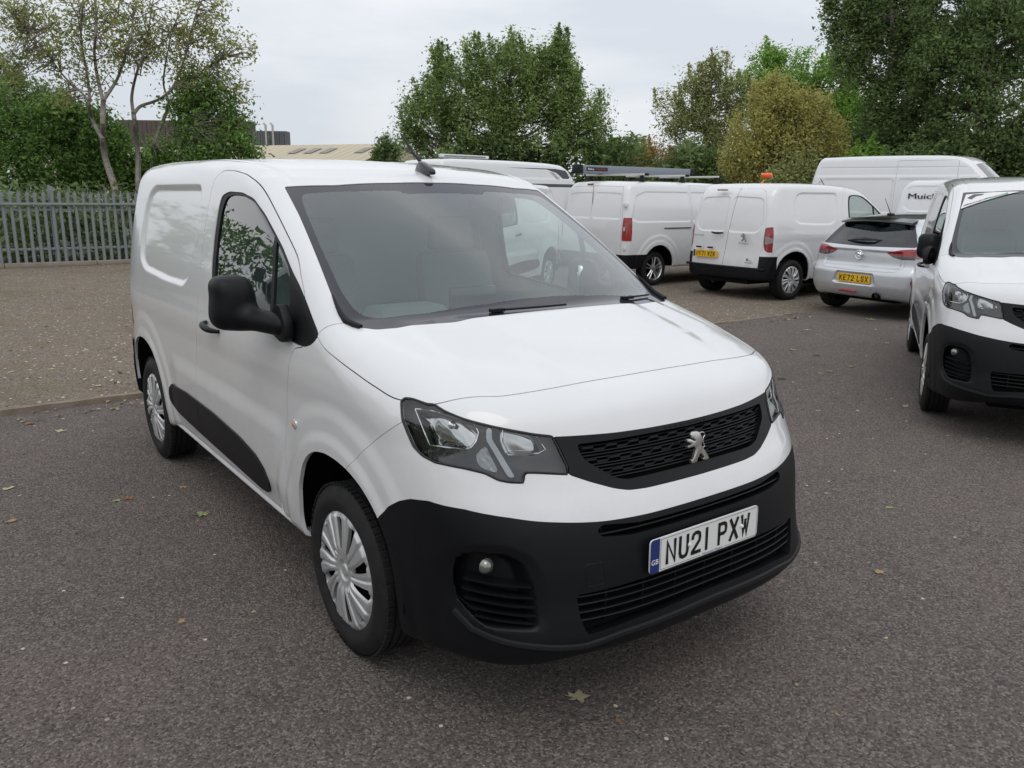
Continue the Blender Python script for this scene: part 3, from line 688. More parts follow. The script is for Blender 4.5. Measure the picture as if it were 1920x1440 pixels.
def build_partner(h=.0098):
    f = partner2; S = Skin(f, (-3.6, 0, .15), (1.08, 1.0, 1.95), h)
    ay = lambda V: np.abs(V[:, 1])
    side = lambda V: (np.abs(V[:, 1]) > .55)
    Pd = rnd(DOOR, .05, 4); Ps = rnd(SEAL, .03, 4); Pg = rnd(GLASS, .03, 4); Pm = rnd(MOULD, .03, 4)
    sxz = lambda P: (lambda V: psdf(P, V[:, 0], V[:, 2]))
    syz = lambda P: (lambda V: psdf(P, np.abs(V[:, 1]), V[:, 2]))
    sxy = lambda P: (lambda V: psdf(P, V[:, 0], np.abs(V[:, 1])))
    def gap(fld, new, old, cond, w=.0022, cond2=None):
        S.split(lambda V: fld(V)-w, 97, old, cond); S.split(fld, new, [97], cond2); S.lab[S.lab == 97] = 99
    # wheel arches
    for P in (FARCH, RARCH): S.split(sxz(rnd(P, .03, 4)), 50, cond=lambda V: np.abs(V[:, 1]) > .45)
    S.T = S.T[S.lab != 50]; S.lab = S.lab[S.lab != 50]
    # windscreen
    up = lambda V: (V[:, 2] > 1.15) & (V[:, 0] > -1.0)
    S.split(sxy(rnd(WSP, .012, 3)), 2, [0], up)
    S.split(sxy(rnd(WSG, .025, 4)), 3, [2])
    # side glass area
    S.split(sxz(Ps), 5, [0], side); S.split(sxz(Pg), 6, [5]); S.split(lambda V: np.abs(V[:, 0]+.655-.15*(1.51-V[:, 2]))-.014, 5, [6])
    # headlight, grille, openings
    hp = rnd(hpoly(HLH), .008, 3); fr = lambda V: V[:, 0] > .3
    S.split(lambda V: psdf(hp, hu(V[:, 0], V[:, 1]), V[:, 2])-.003, 98, [0], lambda V: (V[:, 0] > .3) & (np.abs(V[:, 1]) > .4))
    S.split(lambda V: psdf(hp, hu(V[:, 0], V[:, 1]), V[:, 2]), 70, [98])
    for P, l in ((HREF, 71), (HREF2, 72), (HSTR, 73), (HIND, 74)): S.split(lambda V: psdf(rnd(hpoly(P), .008, 3), hu(V[:, 0], V[:, 1]), V[:, 2]), l, [70])
    S.split(syz(rnd(GROUT, .012, 4)), 8, [0], lambda V: V[:, 0] > .6); S.split(syz(rnd(GRMESH, .014, 4)), 81, [8])
    # bonnet: above side seam, behind the front shut line, behind/over pillar seam
    fc = lerp_tab([0, .1, .32, .585, .679, .776, .95], [.688, .686, .668, .619, .572, .509, .38], .01)
    sz = lerp_tab([-.3, -.141, -.069, .034, .156, .26, .39, .507, .6], [1.23, 1.167, 1.139, 1.117, 1.092, 1.069, 1.046, 1.046, 1.04], .01)
    def bon2(V):
        x, y, z = V[:, 0], np.abs(V[:, 1]), V[:, 2]
        d = smax(sz(x)-z, x-fc(y), .02)
        seam = np.interp(y, [0, .60, .792, .855, 1.0], [-.4, -.2, -.073, -.141, -.25])
        return np.maximum(d, seam-x)
    c1 = lambda V: (V[:, 0] > -.35) & (V[:, 2] > .9)
    gap(bon2, 1, [0], c1, .0032)
    # bumper cover / front panel
    sf = rnd(SEAMF[:], .005, 2)
    gap(lambda V: psdf(sf, V[:, 0], V[:, 2]), 12, [0], lambda V: V[:, 0] > .05, .0018)
    S.split(lambda V: V[:, 2]*-1+np.interp(V[:, 0], [.3, .55, .7, .8, .84, .9], [1.05, 1.03, .985, .935, .92, .90]), 121, [12], lambda V: V[:, 0] > .3)
    S.split(lambda V: V[:, 2]-BLK(V[:, 0]), 9, [12, 0], lambda V: (V[:, 0] > .2) & (V[:, 2] < .9))
    for P in (SLOT, INTAKE): S.split(syz(rnd(P, .01, 3)), 10, [9], lambda V: V[:, 0] > .6)
    # door, moulding, sill line, quarter seam
    S.split(lambda V: psdf(Pm, V[:, 0], V[:, 2]), 11, [0], side)
    S.split(lambda V: np.abs(V[:, 0]+1.665)-.0022, 98, [11])
    gap(lambda V: psdf(Pd, V[:, 0], V[:, 2]), 4, [0], side, .0034)
    # rear
    rr = lambda V: V[:, 0] < -3.15
    S.split(syz(rnd(RLIGHT, .015, 4)), 13, [0], lambda V: V[:, 0] < -3.28)
    S.split(lambda V: np.maximum(psdf(rnd(RLIGHT, .015, 4), np.abs(V[:, 1]), V[:, 2])+.014, np.abs(V[:, 2]-.955)-.055+.4*(np.abs(V[:, 1])-.78)), 131, [13]); S.split(lambda V: psdf(rnd(RLIGHT, .015, 4), np.abs(V[:, 1]), V[:, 2])+.016, 132, [13])
    S.split(lambda V: np.minimum(np.maximum(V[:, 2]-.52-.012*0, -1), np.maximum(V[:, 2]-.705, .70-np.abs(V[:, 1]))), 14, [0], lambda V: V[:, 0] < -3.19)
    RD = rnd([(-.2, 1.755), (.50, 1.745), (.62, 1.69), (.70, 1.45), (.735, 1.15), (.735, .95), (.715, .80), (.695, .70), (.695, .525), (-.2, .525)], .03, 3)
    gap(lambda V: psdf(RD, np.abs(V[:, 1]), V[:, 2]), 15, [0], rr)
    root = empty('panel_van')
    P = MT['paint']
    body = mk('body', S.part([0], flange=.016), P, root)
    mk('shut_line', S.part([99, 98], off=.011, flange=0), MT['dark'], body)
    [tag(o, kind='stuff') for o in body.children]
    mk('bonnet', S.part([1], flange=.016), P, root)
    ws = mk('windscreen', S.part([3], off=.003, flange=0), MT['screen'], root); mk('glass_edge_band', S.part([2], off=.003, flange=0), MT['frit'], ws)
    mk('bumper_cover', S.part([12], flange=.016), P, root); mk('front_panel', S.part([121], flange=.02), P, root)
    bl = mk('lower_bumper', S.part([9], flange=.045), MT['black'], root); mk('intake_backing', S.part([10], off=.045, flange=0), MT['dark'], bl)
    gr = mk('grille', S.part([8], flange=.035), MT['black'], root); mk('grille_backing', S.part([81], off=.036, flange=0), MT['dark'], gr)
    for s in (-1, 1):
        side_ = (lambda Q: mirrored(Q) if s < 0 else Q)
        d = mk('door', side_(S.part([4], flange=.016, mirror=False)), P, root)
        wn = mk('window', side_(S.part([6], off=.010, flange=0, mirror=False)), MT['sideglass'], d)
        mk('window_seal', side_(S.part([5], off=.004, flange=.012, mirror=False)), MT['black'], d)
        mk('side_moulding', side_(S.part([11], off=-.009, flange=.014, mirror=False)), MT['black'], root)
        L0 = mk('headlight', side_(S.part([70, 71, 72, 73, 74], off=.001, flange=.0, mirror=False)), MT['lens'], root)
        mk('lamp_housing', side_(S.part([70], off=.028, flange=.03, mirror=False)), MT['housing'], L0)
        mk('reflector', side_(wavy(S.part([71], off=.05, flange=-.02, mirror=False), .008, 60)), MT['reflector'], L0)
        mk('reflector', side_(wavy(S.part([72], off=.05, flange=-.02, mirror=False), .007, 55)), MT['reflector'], L0)
        mk('light_strip', side_(S.part([73], off=.010, flange=.02, mirror=False)), MT['strip'], L0)
        mk('indicator_lamp', side_(wavy(S.part([74], off=.014, flange=.02, mirror=False), .002, 400)), MT['indic'], L0)
        # headlight rim
        b = MB(); pts = []
        hpp = hpoly(HLH)
        P3 = np.array(HLH); pts = [P3[i]*[1, s*-1, 1] for i in range(len(P3))]
        cen = P3.mean(0)*[1, -s, 1]
        b.tube([p+(cen-p)*.012+np.array([.001, 0, 0]) for p in pts]+[pts[0]+(cen-pts[0])*.012+np.array([.001, 0, 0])], .0035, 6, caps=False); b.obj('lamp_rim', MT['seal'], L0)
        for Lr, r_ in ((HREF, .0022), (HREF2, .0018)):
            b = MB(); Q = np.array(Lr)*[1, -s, 1]; nrm = np.array([.66, .75*s, 0.1])
            Q = [q-nrm*.026 for q in Q]; b.tube(Q+[Q[0]], r_, 5, caps=False); b.obj('reflector_rim', MT['chrome'], L0)
        b = MB(); c = np.array(HREF).mean(0)*[1, -s, 1]-np.array([.66, .75*s, 0])*.04; b.lathe([(0, .02), (.008, .018), (.010, .005), (.014, 0)], 12, 'x', c=c+[0, 0, .01]); b.obj('bulb', MT['chrome'], L0)
        b = MB(); c = np.array([.745, s*.735, .598])
        b.lathe([(.0, .012), (.011, .010), (.021, .002), (.025, -.01)], 20, 'x', c=c); b.obj('fog_lamp', MT['foglens'], root)
        rl = mk('rear_light', side_(S.part([13, 131, 132], off=-.006, flange=.012, mirror=False)), MT['darkred'], root); mk('stop_lens', side_(S.part([132], off=-.008, flange=0, mirror=False)), MT['red'], rl); mk('reversing_lens', side_(S.part([131], off=-.0085, flange=.004, mirror=False)), MT['revlens'], rl)
        # fog pocket slats
        fs = MB()
        for zz, ya, yb in ((.553, .645, .787), (.520, .640, .790), (.492, .638, .787), (.466, .636, .782), (.442, .636, .772)):
            ys = np.linspace(ya, yb, 12); Q = fx(partner, ys*s, np.full(12, zz)+(yb-ys)*-.06); n = unit(grad(partner, Q))
            a = Q-n*.004; w = .0035
            V = np.concatenate([a+[0, 0, w], a-[0, 0, w], a-n*.04-[0, 0, w], a-n*.04+[0, 0, w]]); F = []
            for i in range(11):
                for q in range(4): F.append((q*12+i, q*12+i+1, ((q+1) % 4)*12+i+1, ((q+1) % 4)*12+i))
            fs.add(V, F)
        tag(fs.obj('fog_grille', MT['black'], bl), kind='stuff')
        # skirt highlight strip below the fog pocket
        # handle
        hb = MB(); X = np.linspace(-1.42, -1.22, 9); Q = fy(partner, X, 1.045-.09*(X+1.32), s)
        t = np.linspace(-1, 1, 9); offy = .036*(1-t**4)+.004
        hb.tube([Q[i]+[0, s*offy[i], 0] for i in range(9)], [.010+.007*(1-abs(k)) for k in t], 10); hb.obj('handle', MT['black'], d)
        hr = MB(); c = fy(partner, np.array([-1.31]), np.array([1.045]), s)[0]
        hr.v = []; hr.lathe([(0, 0), (.02, .001), (.042, .003), (.046, 0.0)], 20, 'y', c=c+[0, s*.001, 0]); ho = hr.obj('handle_cup', P, d)
        # side indicator
        c = fy(partner, np.array([-.335]), np.array([.802]), s)[0]
        b = MB(); b.lathe([(0, s*.010), (.008, s*.010), (.014, s*.007), (.019, s*.005), (.021, 0)], 20, 'y', c=c); b.obj('side_indicator', MT['clearlamp'], root)
        b = MB(); b.lathe([(0, s*.0125), (.006, s*.0120), (.0075, s*.009)], 12, 'y', c=c); b.obj('indicator_bulb', MT['orange'], root)
        # mirror
        cx, cz = -.60, 1.250; cy = s*1.010
        def fm(V, cx=cx, cy=cy, cz=cz, s=s):
            x = V[:, 0]-cx; y = (V[:, 1]-cy)*s; z = V[:, 2]-cz
            yy = y-.010*sst(.02, .1, z); q = (np.abs(yy/(.082+.010*sst(.05, -.08, z)))**3.4+np.abs((z)/.106)**3.4)
            xx = np.where(x > 0, x/.085, x/.062)
            a = ((q+np.abs(xx)**2.6)**(1/3.0)-1)*.075
            # arm
            p0 = np.array([.005, -.01, -.052]); p1 = np.array([.185, -.115, -.072]); d = p1-p0
            P = np.stack([x, y, z], 1)-p0; t = np.clip(P@d/(d@d), 0, 1); R = P-t[:, None]*d; rr = np.sqrt((R[:, 0]/1.35)**2+R[:, 1]**2+(R[:, 2])**2)-(.045-.002*t)
            return smin(a, rr, .03)
        mr_ = Skin(fm, (cx-.12, min(cy-s*.3, cy+s*.13), cz-.2), (cx+.26, max(cy-s*.3, cy+s*.13), cz+.14), .009, mirror=False)
        mr_.split(lambda V: psdf(rnd([(-.072, -.075), (.070, -.075), (.070, .080), (-.072, .080)], .02, 4), (V[:, 1]-cy)*s, V[:, 2]-cz), 1, [0], lambda V: V[:, 0] < cx-.02)
        mo = mk('door_mirror', mr_.part([0], flange=.01), MT['black'], root); mk('mirror_glass', mr_.part([1], off=.006, flange=0), MT['chrome'], mo)
        b = MB(); ft_ = rnd([(-.475, 1.135), (-.385, 1.112), (-.33, 1.128), (-.335, 1.20), (-.38, 1.262), (-.44, 1.25), (-.485, 1.20)], .022, 4)
        b.prism(ft_, .042, origin=(0, -.868 if s < 0 else .910, 0), ux=(1, 0, 0), uy=(0, 0, 1)); fo = b.obj('mirror_foot', MT['black'], mo, bevel=.010)
        if s > 0:      # nearside mirror is folded back along the door glass
            piv = Vector((-.42, .90, 0)); mo.matrix_basis = Matrix.Translation(piv)@Matrix.Rotation(math.radians(72), 4, 'Z')@Matrix.Translation(-piv)
        # windscreen corner trim
        b = MB(); Q = []
        for t_ in np.linspace(0, 1, 8):
            x_ = -.20+.20*t_; y_ = .772+.018*math.sin(t_*1.6)-.030*t_**3
            Q.append((x_, s*y_, 0))
        Q = np.array(Q); Q = solve_axis(partner, Q, 2, 1.9, 1.0); Q[:, 2] += .004
        b.tube(list(Q), [.003, .006, .008, .010, .011, .012, .012, .010], 8); b.obj('screen_corner_trim', MT['black'], ws)
    # wheel arch liners and underside
    for cx in (0.02, -2.785):
        for s in (-1, 1):
            b = MB(); n = 20; V = []; F = []
            for k in range(n+1):
                a = math.pi*k/n
                for yy in (.505, .862): V.append((cx+.435*math.cos(a), s*yy, .35+.435*math.sin(a)))
            for k in range(n): F.append((2*k, 2*k+1, 2*k+3, 2*k+2))
            c0 = len(V); V.append((cx, s*.505, .35))
            for k in range(n): F.append((2*k, 2*k+2, c0))
            b.add(V, F); b.obj('arch_liner', MT['dark'], root, smooth=False)
    b = MB(); b.box((-1.39, 0, .36), (1.9, 1.66, .10)); b.box((-1.3, 0, .33), (4.2, 1.0, .16)); b.box((.66, 0, .40), (.30, .9, .10)); b.box((-3.18, 0, .40), (.42, 1.30, .14)); b.box((-1.39, 0, .27), (1.75, 1.45, .08)); b.box((-3.15, 0, .33), (.36, 1.2, .08)); b.box((.60, 0, .29), (.36, 1.0, .08))  # lowest boxes added to deepen the shade under the van
    b.obj('underbody', MT['dark'], root, smooth=False)
    for s in (-1, 1):
        b = MB(); X = np.linspace(-2.36, -.36, 24); b.tube([(x, s*.845, .336) for x in X], .012, 8); b.obj('sill', P, root)
    # grille bars
    def bars(poly, zs, fsurf, depth, hgt, back, name, mt, par, castle=None, n=90):
        g = MB(); pp = rnd(poly, .012, 4)
        for zi, zz in enumerate(zs):
            ys = np.linspace(0, .56, 400); z_ = np.full(400, zz); ins = psdf(pp, ys, z_) < .004
            if not ins.any(): continue
            ym = ys[ins].max(); Y = np.linspace(-ym, ym, n); Z = np.full(n, zz)
            if castle is not None and castle[zi]:
                ph = (Y/.085) % 1.0; c_ = (sst(.0, .10, ph)-sst(.5, .6, ph)-.5)*castle[zi]; Z = Z+c_; dd = c_*.5
            else: dd = 0
            Q = fx(partner, Y, np.full(n, zz)); Q[:, 2] = Z; Q[:, 0] += -back+dd
            w = hgt[zi]/2 if hasattr(hgt, '__len__') else hgt/2
            V = np.concatenate([Q+[0, 0, w], Q+[.002, 0, -w*.2], Q+[0, 0, -w], Q+[-depth, 0, -w*.6], Q+[-depth, 0, w*.6]]); F = []
            for i in range(n-1):
                for q in range(5): F.append((q*n+i, q*n+i+1, ((q+1) % 5)*n+i+1, ((q+1) % 5)*n+i))
            g.add(V, F)
        o = g.obj(name, mt, par, angle=25); tag(o, kind='stuff'); return o
    z0 = [.931, .9215, .912, .9035, .895, .8865, .878, .869, .861, .852, .844, .8355, .827]
    bars(GRMESH, z0, partner, .02, [.005, .004, .010, .004, .004, .004, .010, .004, .004, .004, .009, .004, .004], .018, 'grille_bars', MT['black'], gr, castle=[0, 0, .011, 0, 0, 0, .011, 0, 0, 0, .010, 0, 0], n=260)
    bars(SLOT, [.679], partner, .02, .005, .010, 'slot_slat', MT['black'], bl)
    bars(INTAKE, [.500, .476, .452, .428], partner, .02, .0045, .010, 'intake_slat', MT['black'], bl)
    for yy in (-.42, -.28, -.14, 0, .14, .28, .42):
        for za, zb in ((.665, .695), (.405, .517)):
            Q = fx(partner, np.array([yy]), np.array([(za+zb)/2]))[0]; v = MB(); v.box((Q[0]-.03, yy, (za+zb)/2), (.02, .005, zb-za)); v.obj('intake_rib', MT['black'], bl)
    # lower lip
    b = MB(); ys = np.linspace(-.80, .80, 61); zz = np.interp(np.abs(ys), [0, .38, .516, .6, .71, .77, .80], [.372, .366, .350, .358, .374, .392, .44])
    Q = fx(partner, ys, zz); b.tube(list(Q-[.004, 0, 0]), .0125, 8); b.obj('bumper_lip', MT['black'], bl)
    # tow eye cover outline
    b = MB(); o_ = rnd([(-.494, .600), (-.435, .600), (-.435, .532), (-.494, .532)], .01, 4); Q = fx(partner, o_[:, 0], o_[:, 1]); b.tube(list(Q)+[Q[0]], .0012, 4, caps=False); b.obj('tow_eye_cover', MT['black'], bl)
    _q = fx(partner, np.array([0.]), np.array([.9405]))[0]; ptext('PEUGEOT', root, MT['housing'], .20, .009, frame((_q[0]+.0015, 0, .9405), (0, 1, 0), (-.1, 0, 1)))
    lion(root, frame((.876, 0, .875), (0, 1, 0), (-.10, 0, .10*9)), 1.0, MT['satin'], d=.012)
    # roof aerial
    b = MB(); b.prism([(-.912, 0), (-.90, .022), (-.872, .045), (-.84, .036), (-.77, .002), (-.77, -.02), (-.912, -.02)], .036, origin=(0, .018, 1.772), ux=(1, 0, 0), uy=(0, 0, 1))
    a = b.obj('aerial', MT['gloss'], root, bevel=.008)
    b = MB(); b.tube([(-.862, 0, 1.80), (-.96, 0, 1.86), (-1.06, 0, 1.945)], [.0085, .0065, .005], 8); b.obj('aerial_mast', MT['black'], a)
    # wipers
    for (ya, yb, xo) in ((-.30, .02, .0), (.42, .62, .0)):
        b = MB(); Y = np.linspace(ya+.05, yb+.05, 8); X = .118-.30*Y**2+.006*(Y-ya)
        Q = solve_axis(partner, np.stack([X, Y, np.zeros(8)], 1), 2, 1.9, 1.0); Q[:, 2] += .012; Q[:, 2] -= .006; b.tube(list(Q), .0042, 6); b.box(Q[0], (.022, .06, .012)); b.obj('wiper', MT['black'], root)
    # cabin
    b = MB(); b.box((-1.60, 0, 1.05), (.03, 1.46, 1.30)); b.obj('bulkhead', MT['bulk'], root)
    inn = S.part([0, 4], off=.035, flange=0); m = (inn[0][inn[2]].mean(1)[:, 0] > -1.68) & (inn[0][inn[2]].mean(1)[:, 2] > 1.12) & (inn[0][inn[2]].mean(1)[:, 0] < -.05)
    mk('cabin_lining', (inn[0], -inn[1], inn[2][m][:, ::-1]), MT['bulk'], root)
    b = MB(); prof = [(.02, 1.17), (-.20, 1.175), (-.38, 1.165), (-.46, 1.12), (-.50, 1.02), (-.48, .80), (-.10, .70), (.05, .9)]
    b.prism(prof, 1.50, origin=(0, .75, 0), ux=(1, 0, 0), uy=(0, 0, 1)); da = b.obj('dashboard', MT['dash'], root, bevel=.02)
    b = MB(); b.box((-.36, -.38, 1.19), (.22, .36, .07), taper=(.7, .8)); b.obj('instrument_hood', MT['dash'], da, bevel=.02)
    b = MB(); b.box((-.44, 0.0, 1.20), (.03, .24, .14)); b.obj('centre_screen', MT['gloss'], da, bevel=.008)
    b = MB(); b.lathe([(.165, -.012), (.178, 0), (.165, .012), (.155, 0), (.165, -.012)], 32, 'x')
    b.lathe([(0, .02), (.05, .015), (.06, -.02)], 20, 'x'); b.box((0, 0, 0), (.015, .32, .03)); b.box((0, 0, -.08), (.015, .03, .16))
    R_ = Matrix.Rotation(math.radians(28), 3, 'Y'); b.v = [tuple(R_@Vector(p)+Vector((-.60, -.38, 1.06))) for p in b.v]; b.obj('steering_wheel', MT['black'], root)
    for yy, w in ((-.40, .48), (.40, .52)):
        b = MB(); b.box((-1.18, yy, 1.04), (.14, w, .66), taper=(.7, .85), M=Matrix.Rotation(math.radians(-12), 3, 'Y'))
        b.box((-.98, yy, .70), (.50, w, .16)); st = b.obj('seat', MT['seat'], root, bevel=.04)
        b = MB(); b.box((-1.265, yy, 1.46), (.10, .27, .18), taper=(.8, .9)); b.obj('headrest', MT['seat'], st, bevel=.03)
    b = MB(); b.box((-.84, 0, 1.675), (.16, .20, .03), taper=(.7, .7)); b.obj('roof_console', MT['bulk'], root, bevel=.012)
    # rear doors
    RDp = S.part([15], flange=.016); V, N, T = RDp
    cx = lambda V: V[:, 1]-(-.05-.05*np.clip((V[:, 2]-1.1)/.6, -1, 1))
    for sgn in (1, -1):
        dd = lambda V: sgn*cx(V)
        V2, T2, l2, sd = cut(V, T, np.zeros(len(T), int), -(dd(V)-.003))
        N2 = np.zeros_like(V2); N2[:len(N)] = N; nw = np.arange(len(N), len(V2))
        if len(nw): N2[nw] = unit(grad(partner, V2[nw]))
        T2 = T2[sd]; ids, inv = np.unique(T2, return_inverse=True)
        rdo = mk('rear_door', (V2[ids], N2[ids], inv.reshape(-1, 3)), P, root)
        if sgn > 0: rd0 = rdo
    b = MB(); zz = np.linspace(.53, 1.74, 14); b.tube([(float(XR(z))+.018, -.05-.05*min(max((z-1.1)/.6, -1), 1), z) for z in zz], .008, 4); b.obj('rear_seam', MT['dark'], root)
    rb = mk('rear_bumper', S.part([14], off=-.012, flange=.03), MT['black'], root)
    b = MB(); ys = np.linspace(-.82, .82, 21); b.tube([(-3.455+.05*(y/.85)**2, y, .505) for y in ys], .022, 8); b.obj('bumper_step', MT['black'], rb)
    b = MB(); b.box((-3.335, .20, 1.722), (.05, .19, .022)); b.obj('brake_light', MT['darkred'], root, bevel=.003)
    b = MB(); b.tube([(-3.45, .03, 1.045), (-3.475, .10, 1.035), (-3.475, .20, 1.035), (-3.45, .27, 1.045)], [.012, .017, .017, .012], 8); b.obj('handle', MT['black'], rd0)
    for (cx_, fl) in ((0, 1), (-2.785, 1)):
        make_wheel(root, (cx_, 0, .322), False, WP_COVER); make_wheel(root, (cx_, 0, .322), True, WP_COVER)
    return root, S
def wavy(P, amp, k):
    V, N, T = P; c = V.mean(0); r = np.linalg.norm(V-c, axis=1)
    V = V+N*(amp*np.sin(r*k)[:, None]-.25*(r**2)[:, None]*0)
    e = N+0.35*np.stack([np.sin(V[:, 2]*k*1.3), np.cos(V[:, 1]*k), np.sin(V[:, 0]*k*1.1+V[:, 2]*k)], 1)*.6
    return V, unit(e), T
t0 = time.time()
VAN, SK = build_partner()
tag(VAN, 'white panel van in the foreground with NU21 PXW plate and black lower bumper', 'van')
nf = Vector((.977, 0, .12))
number_plate(VAN, frame((.963, -.026, .590), (0, 1, 0), (-.02, 0, 1)), 'NU21 PXW')
print('van', time.time()-t0)
# ---------------------------------------------------------------- copies of the small van
def place(o, xy, deg): o.location = (xy[0], xy[1], 0); o.rotation_euler = (0, 0, math.radians(deg)); return o
NV = copy_tree(VAN, skip=('number_plate', 'emblem')); RV = copy_tree(VAN, skip=('number_plate',)); HV = copy_tree(VAN, skip=('number_plate', 'emblem'))
place(RV, (.15, 4.93), -60); RV.scale = (1.02, 1.02, 1.02)
tag(RV, 'white panel van facing the camera at the right edge with a triangular windscreen sticker', 'van')
place(NV, (-6.30, 12.6), 88); NV.scale = (1.03, 1.03, 1.03)
tag(NV, 'white panel van seen from behind with yellow NV71 WZK plate', 'van')
for o in NV.children:
    if o.name.startswith('side_moulding'): o.material_slots[0].link = 'OBJECT'; o.material_slots[0].material = MT['paint']
place(HV, (-7.95, 4.2), -60)
for o in RV.children:
    if o.name.startswith('door_mirror') and (sum((Vector(c) for c in o.bound_box), Vector())/8).y < 0:
        piv = Vector((-.42, -.88, 0)); o.matrix_basis = Matrix.Translation(piv)@Matrix.Rotation(math.radians(-32), 4, 'Z')@Matrix.Translation(-piv)
tag(HV, 'white panel van seen through the windscreen of the foreground van', 'van')
# rear of NV: plate, emblem, lettering, plate lamps
Mr = lambda x, y, z: frame((x, y, z), (0, -1, 0), (.03, 0, 1))
number_plate(NV, Mr(-3.475, .36, .69), 'NV71 WZK', yellow=True, gb=True)
lion(NV, Mr(-3.475, -.42, .99), 1.25, MT['greyplastic'], d=.006)
ptext('PEUGEOT', NV, MT['ink'], .21, .024, Mr(-3.474, -.42, .895)); ptext('PARTNER', NV, MT['ink'], .22, .024, Mr(-3.466, .53, .985))
ptext('BlueHDi', NV, MT['ink'], .15, .018, Mr(-3.474, -.55, .60), bold=.01); ptext('L', NV, MT['ink'], .10, .035, Mr(-3.474, -.55, .645), bold=.02)
for yy in (.52, .27):
    b = MB(); b.box((-3.470, yy, .795), (.03, .10, .028)); b.obj('plate_lamp', MT['gloss'], NV, bevel=.004)
# sticker on the windscreen of the right van: triangle lying on the glass
def on_screen(x, y):
    Q = solve_axis(partner, np.array([[x, y, 0.]]), 2, 1.95, 1.0)[0]; n = unit(grad(partner, Q[None]))[0]; return Q+n*.004, n
b = MB(); A_, n_ = on_screen(-.80, -.662); B_, _ = on_screen(-.735, -.29); C_, _ = on_screen(-.60, -.705)
tri = [(0, 0), (1, 0), (0, 1)]; N_s = 8; V = []; F = []; ids = {}
for i in range(N_s+1):
    for j in range(N_s+1-i):
        u, v = i/N_s, j/N_s; x = -.80+u*.065+v*.20; y = -.662+u*.372-v*.043; ids[i, j] = len(V); V.append(on_screen(x, y)[0])
for i in range(N_s):
    for j in range(N_s-i):
        F.append((ids[i, j], ids[i+1, j], ids[i, j+1]))
        if i+j < N_s-1: F.append((ids[i+1, j], ids[i+1, j+1], ids[i, j+1]))
b.add(V, F); STK = b.obj('windscreen_sticker', MT['white'], RV)
def stk_frame(u, v, lift=.003):
    x = -.80+u*.065+v*.20; y = -.662+u*.372-v*.043; P0, n = on_screen(x, y)
    return P0+n*lift
def stk_quad(uvs, mt, name):
    b = MB(); b.add([stk_frame(*q) for q in uvs], [tuple(range(len(uvs)))]); return b.obj(name, mt, STK, smooth=False)
MT['sgreen'] = mat('sticker_green', (.10, .36, .22), .4); MT['sgrey'] = mat('sticker_grey', (.09, .10, .11), .4)
stk_quad([(.06, .76), (.02, .86), (.43, .50), (.47, .38)], MT['sgrey'], 'sticker_band'); stk_quad([(.48, .37), (.44, .49), (.80, .185), (.80, .08)], MT['sgreen'], 'sticker_band')
stk_quad([(.05, .28), (.15, .06), (.36, .09), (.30, .18), (.22, .20), (.14, .42)], MT['sgrey'], 'sticker_logo')
def stk_text(s, ua, va, ub, vb, w, h):
    a = Vector(stk_frame(ua, va)); c = Vector(stk_frame(ub, vb)); d = (c-a).normalized(); P0, n = on_screen(-.74, -.55); up = Vector(n).cross(d)
    m = Matrix.Identity(4); mid = (a+c)/2+Vector(n)*.002
    for i in range(3): m[i][0] = d[i]; m[i][1] = up[i]; m[i][2] = n[i]; m[i][3] = mid[i]
    ptext(s, STK, MT['white'], w, h, m, bold=.02)
stk_text('TRADE', .08, .77, .42, .48, .13, .022); stk_text('POINT', .50, .40, .78, .16, .11, .020)
# ---------------------------------------------------------------- larger vans from tables
def gen_f(P):
    ZP = lerp_tab(*P['z'], P.get('zs', .02)); BY = lerp_tab(*P['b'], .03); XF = lerp_tab(*P['xf'], .02); XB = lerp_tab(*P['xr'], .03)
    recs = [(SDF2(rnd(q, r_, 5)), dep) for q, r_, dep in P.get('rec', [])]; rr = [(SDF2(rnd(q, r_, 5)), dep) for q, r_, dep in P.get('rrec', [])]
    ridge = P.get('ridge', [])
    def f(V):
        x = V[:, 0]; y = np.abs(V[:, 1]); z = V[:, 2]
        Y = BY(z)-P.get('ft', .05)*np.clip(x/.9, 0, 1)**2-P.get('rt', .03)*np.clip((P['xt']-x)/.5, 0, 2)**2-P.get('gh', .05)*sst(1.1, 1.5, z)*sst(P.get('gx', -1.3), 0, x)
        for cx in (0, -P['wb']):
            r = np.hypot(x-cx, z-.36); Y = Y+.012*sst(.62, .56, r)+.010*sst(.51, .46, r)
        for s_, d_ in recs: Y = Y-d_*sst(.012, -.022, s_(x, z))
        for zr, x0, x1 in ridge: Y = Y-.006*np.exp(-((z-zr)/.009)**2)*(x > x0)*(x < x1)
        s = .16*(y/.9)**2*P.get('bow', 1); Z = ZP(x+s)-P.get('cr', .03)*(y/.85)**2
        dz = (ZP(x+s+.01)-ZP(x+s-.01))/.02
        f_ = smax(y-Y, (z-Z)/np.sqrt(1+dz*dz), P.get('kt', .10)+.08*sst(0, .5, x)); ff = (x-(XF(z)-.40*y**3.2))/np.sqrt(1+(1.28*np.minimum(y, 1)**2.2)**2)
        f_ = smax(f_, ff, .2); fr = XB(z)+P.get('rb', .03)*(y/.85)**2-x
        for s_, d_ in rr: fr = fr+d_*sst(.012, -.022, s_(y, z))
        f_ = smax(f_, fr, P.get('kr', .12)); return smax(f_, P.get('zb', .30)-z, .05)
    return f
